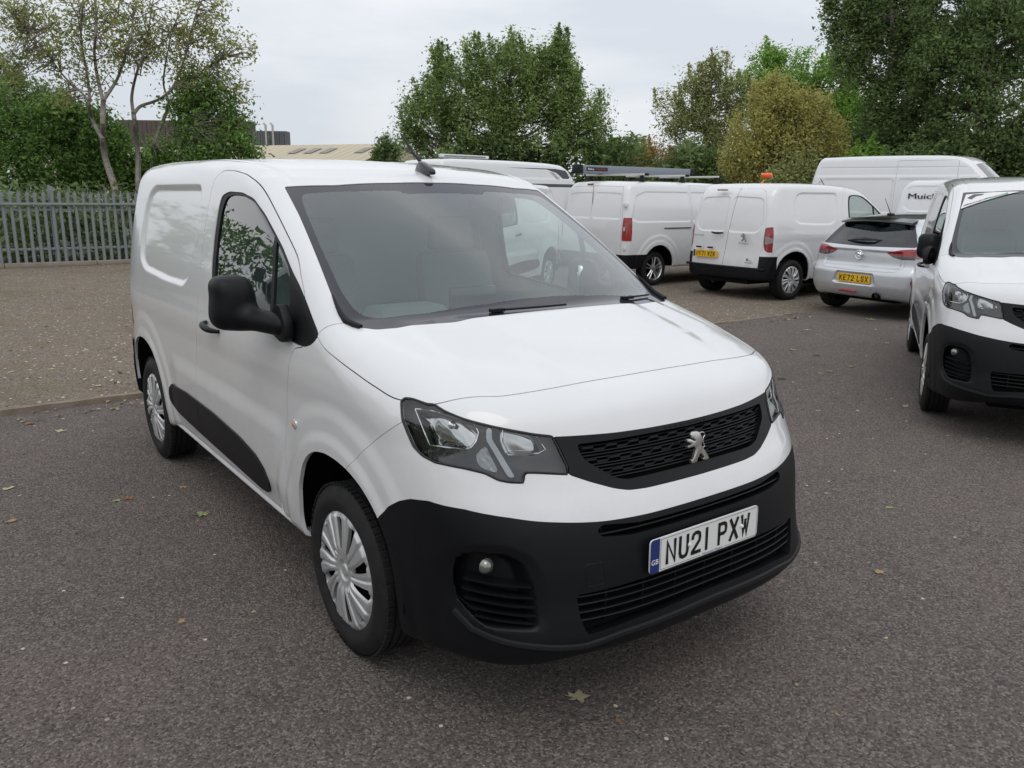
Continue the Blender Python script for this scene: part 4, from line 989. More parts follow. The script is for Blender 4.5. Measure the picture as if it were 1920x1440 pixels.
def gen_van(P):
    f = gen_f(P); x0 = P['xr'][1][0]-.25; h = P.get('h', .024); zt = max(P['z'][1])+.12
    S = Skin(f, (min(P['xr'][1])-.15, 0, .18), (max(P['xf'][1])+.12, 1.15, zt), h)
    W = P['wb']; side = lambda V: np.abs(V[:, 1]) > .5
    for cx in (0, -W):
        S.split(lambda V: np.maximum(np.hypot(V[:, 0]-cx, V[:, 2]-.36)-.41, -1), 50, cond=lambda V: np.abs(V[:, 1]) > .5)
    S.T = S.T[S.lab != 50]; S.lab = S.lab[S.lab != 50]
    def gap(fld, new, old, cond, w=.004):
        S.split(lambda V: fld(V)-w, 97, old, cond); S.split(lambda V: fld(V)+w*.3, new, [97]); S.lab[S.lab == 97] = 99
    sxz = lambda P_: (lambda V: psdf(P_, V[:, 0], V[:, 2])); syz = lambda P_: (lambda V: psdf(P_, np.abs(V[:, 1]), V[:, 2]))
    if 'screen' in P: S.split(lambda V: psdf(P['screen'], V[:, 0], np.abs(V[:, 1])), 3, [0], lambda V: V[:, 2] > 1.1)
    if 'win' in P: S.split(sxz(rnd(P['win'], .05, 4)), 6, [0], side)
    if 'lamp' in P: S.split(syz(rnd(P['lamp'], .015, 3)), 13, [0], lambda V: V[:, 0] < P.get('lx', P['xt']))
    if 'dark' in P: S.split(lambda V: P['dark'](V), 9, [0], None)
    if 'rdoor' in P: gap(syz(rnd(P['rdoor'], .04, 4)), 15, [0], lambda V: V[:, 0] < P['xt'])
    for q in P.get('doors', []): gap(sxz(rnd(q, .04, 4)), 4, [0], side)
    for k, (q, mt_) in enumerate(P.get('decals', [])): S.split(sxz(q), 30+k, [0, 4, 6], side)
    root = empty(P['name']); pt = P.get('paint', MT['paint'])
    body = mk('body', S.part([0], flange=.016), pt, root)
    if (S.lab == 99).any(): mk('shut_line', S.part([99], off=.012, flange=0), MT['dark'], body)
    if (S.lab == 3).any(): mk('windscreen', S.part([3], off=.004, flange=0), MT['darkglass'], root)
    if (S.lab == 9).any(): mk('bumper', S.part([9], flange=.02), MT['black'], root)
    for s in (-1, 1):
        sd = (lambda Q: mirrored(Q) if s < 0 else Q)
        if (S.lab == 6).any(): mk('window', sd(S.part([6], off=.006, flange=.01, mirror=False)), MT['darkglass'], root)
        if (S.lab == 13).any(): mk('rear_light', sd(S.part([13], off=-.008, flange=.015, mirror=False)), MT['red'], root)
        if (S.lab == 4).any(): mk('door', sd(S.part([4], flange=.016, mirror=False)), pt, root)
        for k, (q, mt_) in enumerate(P.get('decals', [])):
            if (S.lab == 30+k).any(): mk('decal', sd(S.part([30+k], off=0, flange=0, mirror=False)), mt_, root)
        if 'mirror' in P:
            mx, mz = P['mirror']; b = MB(); yy = s*(float(lerp_tab(*P['b'], .03)(mz))+.16)
            b.box((mx, yy, mz), (.12, .20, .34), taper=(.8, .85)); m_ = b.obj('door_mirror', MT['black'], root, bevel=.03); b = MB(); b.tube([(mx, yy-s*.05, mz-.12), (mx+.04, yy-s*.2, mz-.16)], .035); b.obj('mirror_arm', MT['black'], m_)
    if (S.lab == 15).any(): mk('rear_door', S.part([15], flange=.016), pt, root)
    dk = MB(); L = W+.6; dk.box((-W/2, 0, .42), (L, 1.05, .22)); dk.box((-W/2, 0, .42), (W-.9, 1.62, .16))
    for cx in (0, -W):
        dk.box((cx, .48, .55), (.84, .02, .46)); dk.box((cx, -.48, .55), (.84, .02, .46))
        n = 14; V = []; F = []
        for s in (-1, 1):
            V = []; F = []
            for k in range(n+1):
                a = math.pi*k/n
                for yy in (.46, .90): V.append((cx+.43*math.cos(a), s*yy, .36+.43*math.sin(a)))
            for k in range(n): F.append((2*k, 2*k+1, 2*k+3, 2*k+2))
            dk.add(V, F)
    dk.obj('underbody', MT['dark'], root, smooth=False)
    yo = P.get('track', 0)
    for cx in (0, -W):
        for fl in (0, 1):
            w = make_wheel(root, (cx, (yo if fl else -yo), .322*P.get('ws', 1)), bool(fl), P.get('wheel', WP_ALLOY)); s_ = P.get('ws', 1); w.scale = (s_, 1, s_)
    return root, S, f
# mid-size long van
def mid_params(**k):
    P = dict(name='long_van', wb=3.275, xt=-3.7, h=.02,
        z=([-4.3, -4.1, -3.5, -2.5, -1.5, -.95, -.8, -.4, .1, .35, .6, .85, .95], [1.88, 1.915, 1.935, 1.94, 1.93, 1.90, 1.86, 1.68, 1.37, 1.24, 1.18, 1.02, .9]),
        b=([.25, .4, .6, .9, 1.15, 1.4, 1.7, 1.85, 1.95], [.90, .925, .945, .955, .95, .925, .86, .82, .78]),
        xf=([.2, .4, .8, 1.0, 1.3], [.88, .95, .92, .86, .7]), xr=([.25, .5, 1.0, 1.4, 1.75, 1.95], [-4.14, -4.17, -4.16, -4.12, -4.05, -3.96]), zb=.34, kr=.13, rt=.045,
        rec=[([(-4.0, 1.24), (-3.85, 1.19), (-2.42, 1.19), (-2.42, 1.74), (-3.6, 1.74), (-3.85, 1.66)], .06, .012), ([(-2.36, 1.19), (-1.36, 1.19), (-1.36, 1.74), (-2.36, 1.74)], .05, .012)],
        rrec=[([(.03, 1.24), (.74, 1.24), (.72, 1.70), (.03, 1.72)], .05, .010)],
        rdoor=[(-.2, 1.84), (.70, 1.82), (.80, 1.3), (.815, .46), (-.2, .46)],
        doors=[[(-2.39, .42), (-2.39, 1.86), (-1.32, 1.86), (-1.32, .42)], [(-1.26, .42), (-1.26, 1.80), (-.9, 1.78), (-.35, 1.50), (-.2, 1.2), (-.42, .9), (-.44, .42)]],
        win=[(-1.18, 1.17), (-1.18, 1.68), (-.92, 1.69), (-.35, 1.38), (-.20, 1.15), (-.6, 1.12)],
        screen=np.array([(-.78, -.3), (-.78, .3), (-.90, .72), (-.10, .80), (.22, .55), (.30, 0), (.30, -.3)]),
        lx=-3.985, lamp=[(.83, 1.27), (1.0, 1.27), (1.0, .86), (.83, .86)], mirror=(-.42, 1.32),
        dark=lambda V: np.maximum(V[:, 2]-.60, np.minimum(-V[:, 0]-3.65, V[:, 0]-.3)*-1) if False else np.where((V[:, 0] < -3.60) | (V[:, 0] > .42), V[:, 2]-.605, 1.))
    P.update(k); return P
EX, _, fE = gen_van(mid_params()); place(EX, (-9.15, 12.6), 90.5)
tag(EX, 'long white van with aluminium roof bars and a grey pipe carrier, seen from behind', 'van')
b = MB(); b.tube([(-3.15, -.957, 1.075), (-2.9, -.961, 1.075), (-2.42, -.961, 1.075)], .009, 6); b.obj('door_track', MT['dark'], EX)
for zz in (1.50, .72):
    b = MB(); b.box((-4.10, -.86, zz), (.05, .09, .07)); b.obj('door_hinge', MT['greyplastic'] if False else MT['paint'], EX, bevel=.008)
b = MB(); b.tube([(float(-4.115+.045*max(z-1.2, 0)), .02, z) for z in np.linspace(.47, 1.84, 10)], .006, 4); b.obj('rear_seam', MT['dark'], EX)
b = MB(); b.box((-3.995, .20, 1.868), (.03, .16, .02)); b.obj('brake_light', MT['darkred'], EX, bevel=.003)
b = MB(); b.box((-4.165, -.915, 1.075), (.02, .03, .07)); b.obj('lamp_middle', MT['clearlamp'], EX)
# roof bars
for k, xx in enumerate((-3.55, -2.45, -1.45)):
    r = empty('roof_bar', (0, 0, 0)); r.parent = EX
    b = MB(); b.box((xx, 0, 2.045), (.075, 1.62, .035)); b.obj('bar', MT['aluminium'], r, bevel=.008)
    for s in (-1, 1):
        b = MB(); b.box((xx, s*.70, 1.96), (.12, .06, .15), taper=(.6, .8)); b.obj('bar_foot', MT['black'], r, bevel=.01)
        b = MB(); b.box((xx, s*.82, 2.045), (.08, .04, .045)); b.obj('end_cap', MT['black'], r, bevel=.008)
PC = empty('pipe_carrier', (-9.15, 12.6, 0), math.radians(90.5), 'grey pipe carrier with black end caps strapped on the roof bars of the long van', 'pipe carrier')
MT['tubegrey'] = mat('carrier_grey', (.20, .225, .26), .4, metal=.2)
b = MB(); b.box((-2.55, .42, 2.145), (3.05, .17, .155)); b.obj('carrier_body', MT['tubegrey'], PC, bevel=.02)
for xx in (-4.15, -.98):
    b = MB(); b.box((xx, .42, 2.145), (.16, .185, .17), taper=(.7, 1)); b.obj('carrier_cap', MT['black'], PC, bevel=.015)
b = MB(); b.box((-3.72, .333, 2.15), (.55, .004, .07)); lb_ = b.obj('carrier_label', MT['ink'], PC, smooth=False)
ptext('Rhino', lb_, MT['white'], .16, .035, frame((-3.88, .329, 2.15), (1, 0, 0), (0, 0, 1)), bold=.02); ptext('PipeTube', lb_, MT['red'], .24, .035, frame((-3.62, .329, 2.15), (1, 0, 0), (0, 0, 1)), bold=.02)
BC = empty('beacon', (0, 0, 0), 0, 'orange beacon on a yellow bracket sticking up behind the roof of the NV71 WZK van', 'beacon')
bp = np.array([-8.72, 12.9, 0]); b = MB(); b.tube([bp+[0, 0, 1.90], bp+[.12, .08, 2.06]], .02); b.obj('bracket', MT['yellow'], BC)
b = MB(); b.lathe([(0, 2.06), (.11, 2.065), (.125, 2.09), (.125, 2.13), (.10, 2.165), (0, 2.17)], 20, 'z', c=(bp[0]+.12, bp[1]+.08, 0)); b.obj('lamp', MT['orange'], BC)
# lettered van side-on behind the silver car
MK, _, fM = gen_van(mid_params(h=.03, z=([-4.3, -4.1, -3.5, -2.5, -1.5, -.95, -.8, -.4, .1, .35, .6, .85, .95], [1.98, 2.02, 2.04, 2.05, 2.03, 2.0, 1.94, 1.74, 1.40, 1.26, 1.18, 1.02, .9]),
    b=([.25, .4, .6, .9, 1.15, 1.4, 1.8, 1.95, 2.05], [.92, .94, .965, .975, .965, .935, .88, .84, .80]),
    rec=[([(-3.95, 1.50), (-3.8, 1.42), (-2.45, 1.42), (-2.45, 1.90), (-3.85, 1.90), (-3.95, 1.82)], .06, .014), ([(-2.36, 1.42), (-1.36, 1.42), (-1.36, 1.90), (-2.36, 1.90)], .05, .012)]))
hd = math.radians(16); hv = np.array([math.cos(hd), math.sin(hd)]); lv = np.array([-hv[1], hv[0]])
place(MK, tuple(np.array([-6.25, 13.85])+hv*4.15+lv*.95), 16)
tag(MK, 'white van with black MuickS lettering on its side, parked behind the silver hatchback', 'van')
sideM = lambda x, z: fy(fM, np.array([x]), np.array([z]), -1)[0]
q = sideM(-3.55, 1.72)
for k_ in (0, 1): ptext('MuickS', MK, MT['ink'], .62, .105, frame((q[0]+.007*k_, q[1]-.022-.0005*k_, 1.715), (1, 0, 0), (0, 0, 1)))
# large high roof van
BIG = dict(name='high_roof_van', wb=4.035, xt=-4.6, h=.035, zs=.03,
    z=([-5.3, -5.0, -4.4, -3, -1.8, -1.3, -1.05, -.8, -.3, .1, .3, .6, .9, 1.0], [2.50, 2.56, 2.60, 2.62, 2.61, 2.57, 2.48, 2.28, 1.82, 1.48, 1.36, 1.28, 1.05, .9]),
    b=([.25, .5, .9, 1.3, 1.7, 2.1, 2.4, 2.6], [.98, 1.0, 1.02, 1.015, .985, .945, .90, .86]), xf=([.2, .4, .9, 1.1, 1.4], [.9, .96, .9, .84, .7]),
    xr=([.3, .6, 1.2, 1.8, 2.3, 2.6], [-5.02, -5.04, -5.03, -4.98, -4.88, -4.76]), zb=.38, kr=.12, rt=.03, gh=.06, ws=1.06, track=.10,
    ridge=[(2.34, -4.7, -1.2), (2.16, -4.8, -1.0), (1.22, -4.8, -1.0)],
    rec=[([(-4.75, 1.35), (-2.85, 1.35), (-2.85, 2.08), (-4.60, 2.08), (-4.75, 1.95)], .06, .014), ([(-2.75, 1.35), (-1.5, 1.35), (-1.5, 2.08), (-2.75, 2.08)], .06, .014)],
    doors=[[(-2.80, .5), (-2.80, 2.48), (-1.42, 2.48), (-1.42, .5)], [(-1.36, .5), (-1.36, 2.1), (-.9, 2.0), (-.3, 1.6), (-.1, 1.3), (-.4, 1.0), (-.44, .5)]],
    win=[(-1.28, 1.30), (-1.28, 1.85), (-.95, 1.88), (-.40, 1.50), (-.22, 1.28), (-.6, 1.24)],
    screen=np.array([(-.98, -.3), (-.98, .3), (-1.08, .80), (-.15, .86), (.10, .6), (.20, 0), (.20, -.3)]), mirror=(-.30, 1.55),
    dark=lambda V: np.where((V[:, 0] < -4.6) | (V[:, 0] > .42), V[:, 2]-.60, 1.))
BV, _, _ = gen_van(BIG); place(BV, tuple(np.array([-9.20, 15.28])+hv*4.43+lv*1.0), 16); BV.scale = (.88, 1, 1)
tag(BV, 'large white high roof van in front of the dark trees on the right', 'van')
b = MB(); b.tube([(-1.15, .25, 2.55), (-1.22, .25, 2.72)], [.012, .004]); b.obj('aerial', MT['black'], BV)
LB = copy_tree(BV, skip=('aerial',)); place(LB, (-12.4, -6.4), 172); tag(LB, 'high roof van outside the left edge, mirrored in the side window of the foreground van', 'van')
# high-topped camper behind the foreground van
MT['decal'] = mat('grey_decal', (.055, .06, .07), .35); MT['swoosh'] = mat('swoosh_grey', (.36, .38, .40), .3)
CAMP = dict(BIG); CAMP.update(name='camper_van', wb=3.0, xt=-3.3, h=.035, wheel=WP_ALLOY, track=0, ws=1.0,
    z=([-3.95, -3.7, -3.2, -2.2, -.9, -.35, -.1, .15, .45, .7, .9, 1.0], [2.30, 2.36, 2.40, 2.40, 2.38, 2.34, 2.24, 1.98, 1.50, 1.22, 1.02, .9]),
    b=([.25, .5, .9, 1.2, 1.7, 2.05, 2.2, 2.42], [.90, .93, .95, .945, .90, .86, .84, .80]), xf=([.2, .4, .9, 1.1, 1.4], [.9, .96, .9, .84, .7]),
    xr=([.3, .6, 1.2, 1.8, 2.3, 2.6], [-3.84, -3.86, -3.85, -3.82, -3.74, -3.66]), gx=-.5,
    rec=[], ridge=[(2.02, -3.8, -.1)], doors=[], win=[(-2.9, 1.25), (-2.9, 1.75), (-1.2, 1.75), (-1.2, 1.25)],
    screen=np.array([(-.12, -.3), (-.12, .6), (-.2, .74), (.38, .78), (.50, .5), (.58, 0), (.58, -.3)]), mirror=(.05, 1.4),
    decals=[(np.array([(-2.75, 2.235), (-2.75, 2.26), (-.62, 2.235), (-.30, 2.20), (-.16, 2.02), (-.42, 2.02), (-.62, 2.15), (-.9, 2.215)]), MT['decal']), (np.array([(-.85, 2.18), (-.70, 2.16), (-.50, 2.0), (-.60, 2.0)]), MT['swoosh']), (np.array([(-3.3, 1.83), (-3.3, 1.90), (.05, 1.90), (.10, 1.83)]), MT['decal'])])
CV, _, _ = gen_van(CAMP); place(CV, (-13.1, 10.75), 91)
tag(CV, 'white high-topped camper van with dark grey roof stripe behind the foreground van', 'camper van')
b = MB(); b.box((-3.0, -.62, 2.43), (1.25, .09, .07)); b.obj('roof_rail', MT['paint'], CV, bevel=.02); b = MB(); b.box((-3.0, -.668, 2.43), (1.05, .01, .03)); b.obj('rail_insert', MT['greyplastic'], CV)
MT['smoke'] = mat('smoked_lens', (.09, .07, .075), .12, coat=1)
# ---------------------------------------------------------------- silver hatchback
def car_f():
    ZP = lerp_tab([-3.3, -3.1, -2.95, -2.80, -2.6, -2.2, -1.7, -1.2, -.8, -.4, 0, .3, .6, .75, .85], [1.20, 1.27, 1.318, 1.345, 1.375, 1.41, 1.43, 1.40, 1.28, 1.08, .94, .89, .82, .72, .6], .03)
    BY = lerp_tab([.2, .35, .5, .7, .82, .92, 1.0, 1.15, 1.3, 1.42], [.80, .845, .865, .878, .885, .87, .835, .75, .665, .60], .03)
    XF = lerp_tab([.15, .4, .7, 1], [.76, .84, .82, .6], .02); XB = lerp_tab([.2, .30, .38, .46, .60, .66, .74, .86, .93, .98, 1.02, 1.30, 1.4], [-3.08, -3.16, -3.21, -3.23, -3.225, -3.20, -3.145, -3.135, -3.125, -3.09, -3.05, -2.83, -2.76], .012)
    pl = SDF2(rnd([(-.01, .455), (.29, .455), (.34, .47), (.29, .615), (-.01, .615)], .02, 4))
    def f(V):
        x = V[:, 0]; y = np.abs(V[:, 1]); z = V[:, 2]
        Y = BY(z)-.05*np.clip(x/.8, 0, 1)**2-.07*np.clip((-2.5-x)/.7, 0, 2)**2
        for cx in (0, -2.54):
            r = np.hypot(x-cx, z-.33); Y = Y+.018*sst(.52, .42, r)
        s = .10*(y/.85)**2; Z = ZP(x+s*sst(-1.5, -.5, x))-.05*(y/.7)**2; dz = (ZP(x+.01)-ZP(x-.01))/.02
        f_ = smax(y-Y, (z-Z)/np.sqrt(1+dz*dz), .14); ff = x-(XF(z)-.45*y**3)
        f_ = smax(f_, ff, .22); dxz = (XB(z+.01)-XB(z-.01))/.02
        fr = (XB(z)+.16*(y/.85)**3-x+.025*sst(.01, -.02, pl(y, z))+.018*sst(.93, .90, z)*sst(.68, .72, z)*sst(.62, .58, y))/np.sqrt(1+np.minimum(dxz**2, 1.5))
        return smax(smax(f_, fr, .09), .20+.07*sst(-2.7, -3.1, x)-z, .05)
    return f
fC = car_f(); S = Skin(fC, (-3.4, 0, .12), (.98, 1.0, 1.55), .0125)
for cx in (0, -2.54): S.split(lambda V: np.hypot(V[:, 0]-cx, V[:, 2]-.32)-.355, 50, cond=lambda V: np.abs(V[:, 1]) > .5)
S.T = S.T[S.lab != 50]; S.lab = S.lab[S.lab != 50]
syz = lambda P_: (lambda V: psdf(P_, np.abs(V[:, 1]), V[:, 2])); rearc = lambda V: V[:, 0] < -2.4
S.split(syz(rnd([(-.2, 1.318), (.46, 1.305), (.56, 1.27), (.735, 1.005), (.72, .985), (-.2, .965)], .02, 4)), 3, [0], rearc)
S.split(syz(rnd([(-.2, 1.30), (.46, 1.285), (.50, 1.25), (.62, 1.05), (.58, 1.02), (-.2, 1.005)], .03, 4)), 31, [3])
S.split(syz(rnd([(.385, .905), (.60, .955), (.78, .968), (.95, .955), (.95, .835), (.60, .822), (.48, .850)], .012, 4)), 13, [0], lambda V: V[:, 0] < -2.85)
S.split(lambda V: V[:, 2]-.872-.0*V[:, 0], 131, [13])
S.split(syz(rnd([(.775, .55), (.95, .55), (.95, .42), (.80, .40)], .01, 3)), 14, [0], lambda V: V[:, 0] < -2.85)
def gapc(fld, new, old, cond, w=.0028):
    S.split(lambda V: fld(V)-w, 97, old, cond); S.split(fld, new, [97]); S.lab[S.lab == 97] = 99
gapc(syz(rnd([(-.2, 1.33), (.50, 1.315), (.76, 1.01), (.64, .94), (.655, .72), (.57, .655), (-.2, .640)], .03, 4)), 15, [0], rearc)
S.split(lambda V: np.abs(V[:, 2]-.405)-.003, 99, [0], lambda V: V[:, 0] < -2.9)
S.split(lambda V: psdf(rnd([(-.75, 1.02), (-1.35, 1.30), (-1.7, 1.34), (-2.3, 1.29), (-2.65, 1.08), (-2.5, .97), (-.9, .93)], .05, 4), V[:, 0], V[:, 2]), 6, [0], lambda V: np.abs(V[:, 1]) > .5)
S.split(lambda V: psdf(np.array([(-1.05, -.3), (-1.05, .45), (-1.1, .60), (-.35, .70), (-.15, .5), (-.05, 0), (-.05, -.3)]), V[:, 0], np.abs(V[:, 1])), 32, [0], lambda V: V[:, 2] > .9)
S.split(lambda V: psdf(np.array([(-2.78, -.3), (-2.78, .40), (-2.6, .52), (-1.2, .52), (-1.1, 0), (-1.1, -.3)]), V[:, 0], np.abs(V[:, 1])), 8, [0], lambda V: V[:, 2] > 1.2)
CAR = empty('hatchback', (-3.56, 12.15, 0), math.radians(84), 'silver hatchback seen from behind with yellow KE72 LSX plate', 'car')
CAR.scale = (1.03, 1.03, 1.03); sv = MT['silver']; bd = mk('body', S.part([0], flange=.014), sv, CAR); mk('shut_line', S.part([99], off=.010, flange=0), MT['dark'], bd)
mk('tailgate', S.part([15], flange=.014), sv, CAR); rw = mk('rear_window', S.part([31], off=.003, flange=0), MT['darkglass'], CAR); mk('window_surround', S.part([3], off=.001, flange=.01), MT['frit'], rw)
mk('windscreen', S.part([32], off=.003, flange=0), MT['darkglass'], CAR); MT['roofgrey'] = mat('grey_roof', (.10, .105, .115), .3, metal=.4, coat=1); mk('roof_panel', S.part([8], flange=0), MT['roofgrey'], CAR)
for s in (-1, 1):
    sd = (lambda Q: mirrored(Q) if s < 0 else Q)
    a = mk('rear_light', sd(S.part([13], off=-.003, flange=.01, mirror=False)), MT['red'], CAR); mk('lamp_lower', sd(S.part([131], off=-.003, flange=0, mirror=False)), MT['smoke'], a)
    mk('reflector', sd(S.part([14], off=-.002, flange=.01, mirror=False)), MT['red'], CAR); mk('window', sd(S.part([6], off=.003, flange=.01, mirror=False)), MT['darkglass'], CAR)
    b = MB(); b.box((-.72, s*.88, .99), (.10, .16, .12), taper=(.8, .8)); b.obj('door_mirror', sv, CAR, bevel=.02)
for cx in (0, -2.54):
    for fl in (0, 1): make_wheel(CAR, (cx, (-.04 if not fl else .04)*-1*(-1), .322), bool(fl), WP_ALLOY).scale = (.97, .97, .97)
dk = MB(); dk.box((-1.27, 0, .33), (3.5, 1.1, .20)); dk.box((-1.27, 0, .34), (1.7, 1.5, .16))
for cx in (0, -2.54): dk.box((cx, .52, .48), (.7, .02, .4)); dk.box((cx, -.52, .48), (.7, .02, .4))
dk.obj('underbody', MT['dark'], CAR, smooth=False)
b = MB(); n = 21; ys = np.linspace(-.56, .56, n); V = []; F = []
for y in ys:
    c = (abs(y)/.56)**2
    for (x, z) in ((-2.74, 1.365-.03*c), (-2.96+.10*c, 1.328-.03*c), (-2.97+.10*c, 1.308-.035*c), (-2.80, 1.30-.03*c)): V.append((x, y, z))
for i in range(n-1):
    for q in range(4): F.append((i*4+q, i*4+(q+1) % 4, (i+1)*4+(q+1) % 4, (i+1)*4+q))
b.add(V, F+[(0, 1, 2, 3), tuple((n-1)*4+q for q in (3, 2, 1, 0))]); b.obj('roof_spoiler', MT['gloss'], CAR)
for s in ():
    b = MB(); b.prism([(-2.80, 1.30), (-3.0, 1.30), (-3.04, 1.16), (-3.0, 1.17), (-2.93, 1.20)], .02, origin=(0, s*.50+.01, 0), ux=(1, 0, 0), uy=(0, 0, 1)); b.obj('spoiler_fin', MT['gloss'], CAR)
b = MB(); b.tube([(-2.99, -.27, 1.055), (-3.05, -.13, 1.065), (-3.065, 0, 1.065), (-3.05, .18, 1.055), (-3.03, .30, 1.04)], [.008, .012, .022, .016, .008], 8); b.obj('rear_wiper', MT['gloss'], CAR)
rm = lambda x, y, z: frame((x, y, z), (0, -1, 0), (.02, 0, 1))
number_plate(CAR, rm(-3.212, 0.0, .532), 'KE72 LSX', yellow=True, gb=False)
b = MB(); n = 24; b.tube([(-3.15, .058*math.cos(2*math.pi*k/n), .855+.058*math.sin(2*math.pi*k/n)) for k in range(n+1)], .007, 6, caps=False)
b.tube([(-3.152, .035, .87), (-3.157, .01, .885), (-3.157, -.01, .868), (-3.157, .012, .845), (-3.157, -.02, .83)], .009, 6); b.tube([(-3.152, -.015, .885), (-3.157, -.035, .86), (-3.157, -.02, .84)], .007, 6); b.obj('emblem', MT['chrome'], CAR)
ptext('CORSA', CAR, MT['greyplastic'], .15, .018, rm(-3.128, .52, .80), bold=.01)
b = MB(); b.box((-3.215, .08, .352), (.03, .30, .028), taper=(1, .8)); b.obj('fog_light', MT['red'], CAR, bevel=.006); b = MB(); b.lathe([(.045, -.05), (.052, -.04), (.045, .06), (.038, .06), (.036, -.04)], 20, 'x', c=(-3.17, -.36, .315)); b.obj('exhaust_tip', MT['dark'], CAR)
b = MB(); b.box((-2.55, 0, 1.40), (.10, .05, .03)); b.tube([(-2.56, 0, 1.41), (-2.72, 0, 1.62)], [.006, .003]); b.obj('aerial', MT['black'], CAR)
# ---------------------------------------------------------------- ground
def groundmat(name, base, alt, dark, light, fine, patch, bump, spark=.02, moss=None):
    m = bpy.data.materials.new(name); m.use_nodes = True; t = m.node_tree; b = t.nodes['Principled BSDF']; K = t.links.new
    tc = t.nodes.new('ShaderNodeTexCoord')
    def noise(sc, det=4, rg=.6):
        n = t.nodes.new('ShaderNodeTexNoise'); n.inputs['Scale'].default_value = sc; n.inputs['Detail'].default_value = det; n.inputs['Roughness'].default_value = rg; K(tc.outputs['Object'], n.inputs['Vector']); return n
    def ramp(src, a, c, lo=0, hi=1):
        r = t.nodes.new('ShaderNodeMapRange'); r.inputs[1].default_value = a; r.inputs[2].default_value = c; r.inputs[3].default_value = lo; r.inputs[4].default_value = hi; K(src, r.inputs[0]); return r.outputs[0]
    def mixc(f, a, c):
        x = t.nodes.new('ShaderNodeMix'); x.data_type = 'RGBA'; K(f, x.inputs[0])
        for i, v in ((6, a), (7, c)):
            if isinstance(v, tuple): x.inputs[i].default_value = (*v, 1)
            else: K(v, x.inputs[i])
        return x.outputs[2]
    p = noise(patch, 5, .65); c = mixc(ramp(p.outputs['Fac'], .38, .62), base, alt)
    p2 = noise(patch*4.3, 5, .7); c = mixc(ramp(p2.outputs['Fac'], .55, .75, 0, .45), c, dark)
    v = t.nodes.new('ShaderNodeTexVoronoi'); v.inputs['Scale'].default_value = fine; K(tc.outputs['Object'], v.inputs['Vector'])
    sepc = t.nodes.new('ShaderNodeSeparateColor'); K(v.outputs['Color'], sepc.inputs[0])
    c = mixc(ramp(sepc.outputs[0], .45, 1, 0, .75), c, dark)
    c = mixc(ramp(sepc.outputs[1], .62, 1, 0, .8), c, light)
    v3 = t.nodes.new('ShaderNodeTexVoronoi'); v3.inputs['Scale'].default_value = fine*.33; K(tc.outputs['Object'], v3.inputs['Vector']); s3 = t.nodes.new('ShaderNodeSeparateColor'); K(v3.outputs['Color'], s3.inputs[0])
    w = t.nodes.new('ShaderNodeMath'); w.operation = 'MULTIPLY'; K(ramp(s3.outputs[2], 1-spark, 1-spark+.001), w.inputs[0]); K(ramp(v3.outputs['Distance'], .35, .25), w.inputs[1])
    c = mixc(w.outputs[0], c, tuple(min(1, k*2.2) for k in light))
    if moss:
        mo = noise(.9, 6, .7); c = mixc(ramp(mo.outputs['Fac'], .52, .68, 0, .6), c, moss)
    K(c, b.inputs['Base Color']); b.inputs['Roughness'].default_value = .9; b.inputs['Specular IOR Level'].default_value = .3
    bp = t.nodes.new('ShaderNodeBump'); bp.inputs['Strength'].default_value = bump; bp.inputs['Distance'].default_value = .009
    n4 = noise(fine*.45, 6, .75); ad = t.nodes.new('ShaderNodeMath'); ad.operation = 'ADD'; K(n4.outputs['Fac'], ad.inputs[0]); K(ramp(v.outputs['Distance'], 0, .8, .5, 0), ad.inputs[1]); K(ad.outputs[0], bp.inputs['Height']); K(bp.outputs[0], b.inputs['Normal'])
    return m
MT['tarmac'] = groundmat('tarmac', (.150, .122, .109), (.115, .104, .096), (.037, .031, .029), (.29, .245, .22), 125, .75, 1.0, spark=.003)
MT['gravel'] = groundmat('gravel', (.205, .163, .122), (.172, .146, .116), (.065, .050, .036), (.34, .30, .25), 75, .8, 1.0, spark=.03, moss=(.125, .098, .05))
MT['soil'] = mat('soil', (.07, .055, .04), .95, noise=(2, .8, (.05, .06, .025)))
def sheet(name, x0, y0, x1, y1, z, m, label=None):
    b = MB(); b.add([(x0, y0, z), (x1, y0, z), (x1, y1, z), (x0, y1, z)], [(0, 1, 2, 3)]); o = b.obj(name, m, smooth=False); tag(o, kind='structure'); return o
sheet('ground', -400, -400, 400, 400, -.008, MT['soil'])
sheet('gravel_yard', -18.0, -40, -4.46, 40, -.004, MT['gravel']); 
def wavy_sheet(name, m, z):   # tarmac, whose far end spills raggedly onto the gravel on the right
    P = [(-4.46, -40)]+[(-4.46, y) for y in (0, 7.2, 8.25)]+[(-4.6+.10*math.sin(y*9)+.06*math.sin(y*23), y) for y in np.linspace(8.4, 12, 20)]+[(-4.6, 40), (60, 40), (60, -40)]
    bm = bmesh.new(); vs = [bm.verts.new((x, y, z)) for x, y in P]; fc = bm.faces.new(vs); bmesh.ops.triangulate(bm, faces=[fc]); bmesh.ops.recalc_face_normals(bm, faces=bm.faces)
    me = bpy.data.meshes.new(name); bm.to_mesh(me); me.materials.append(m); o = bpy.data.objects.new(name, me); COL.objects.link(o); tag(o, kind='structure'); return o
wavy_sheet('tarmac_yard', MT['tarmac'], 0.0)
MT['timber'] = mat('weathered_edging', (.24, .195, .15), .9, bump=(40, .4), noise=(9, .8, (.13, .105, .08)))
ED = empty('kerb_edging', (0, 0, 0)); tag(ED, kind='structure')
y = -9.0; k = 0
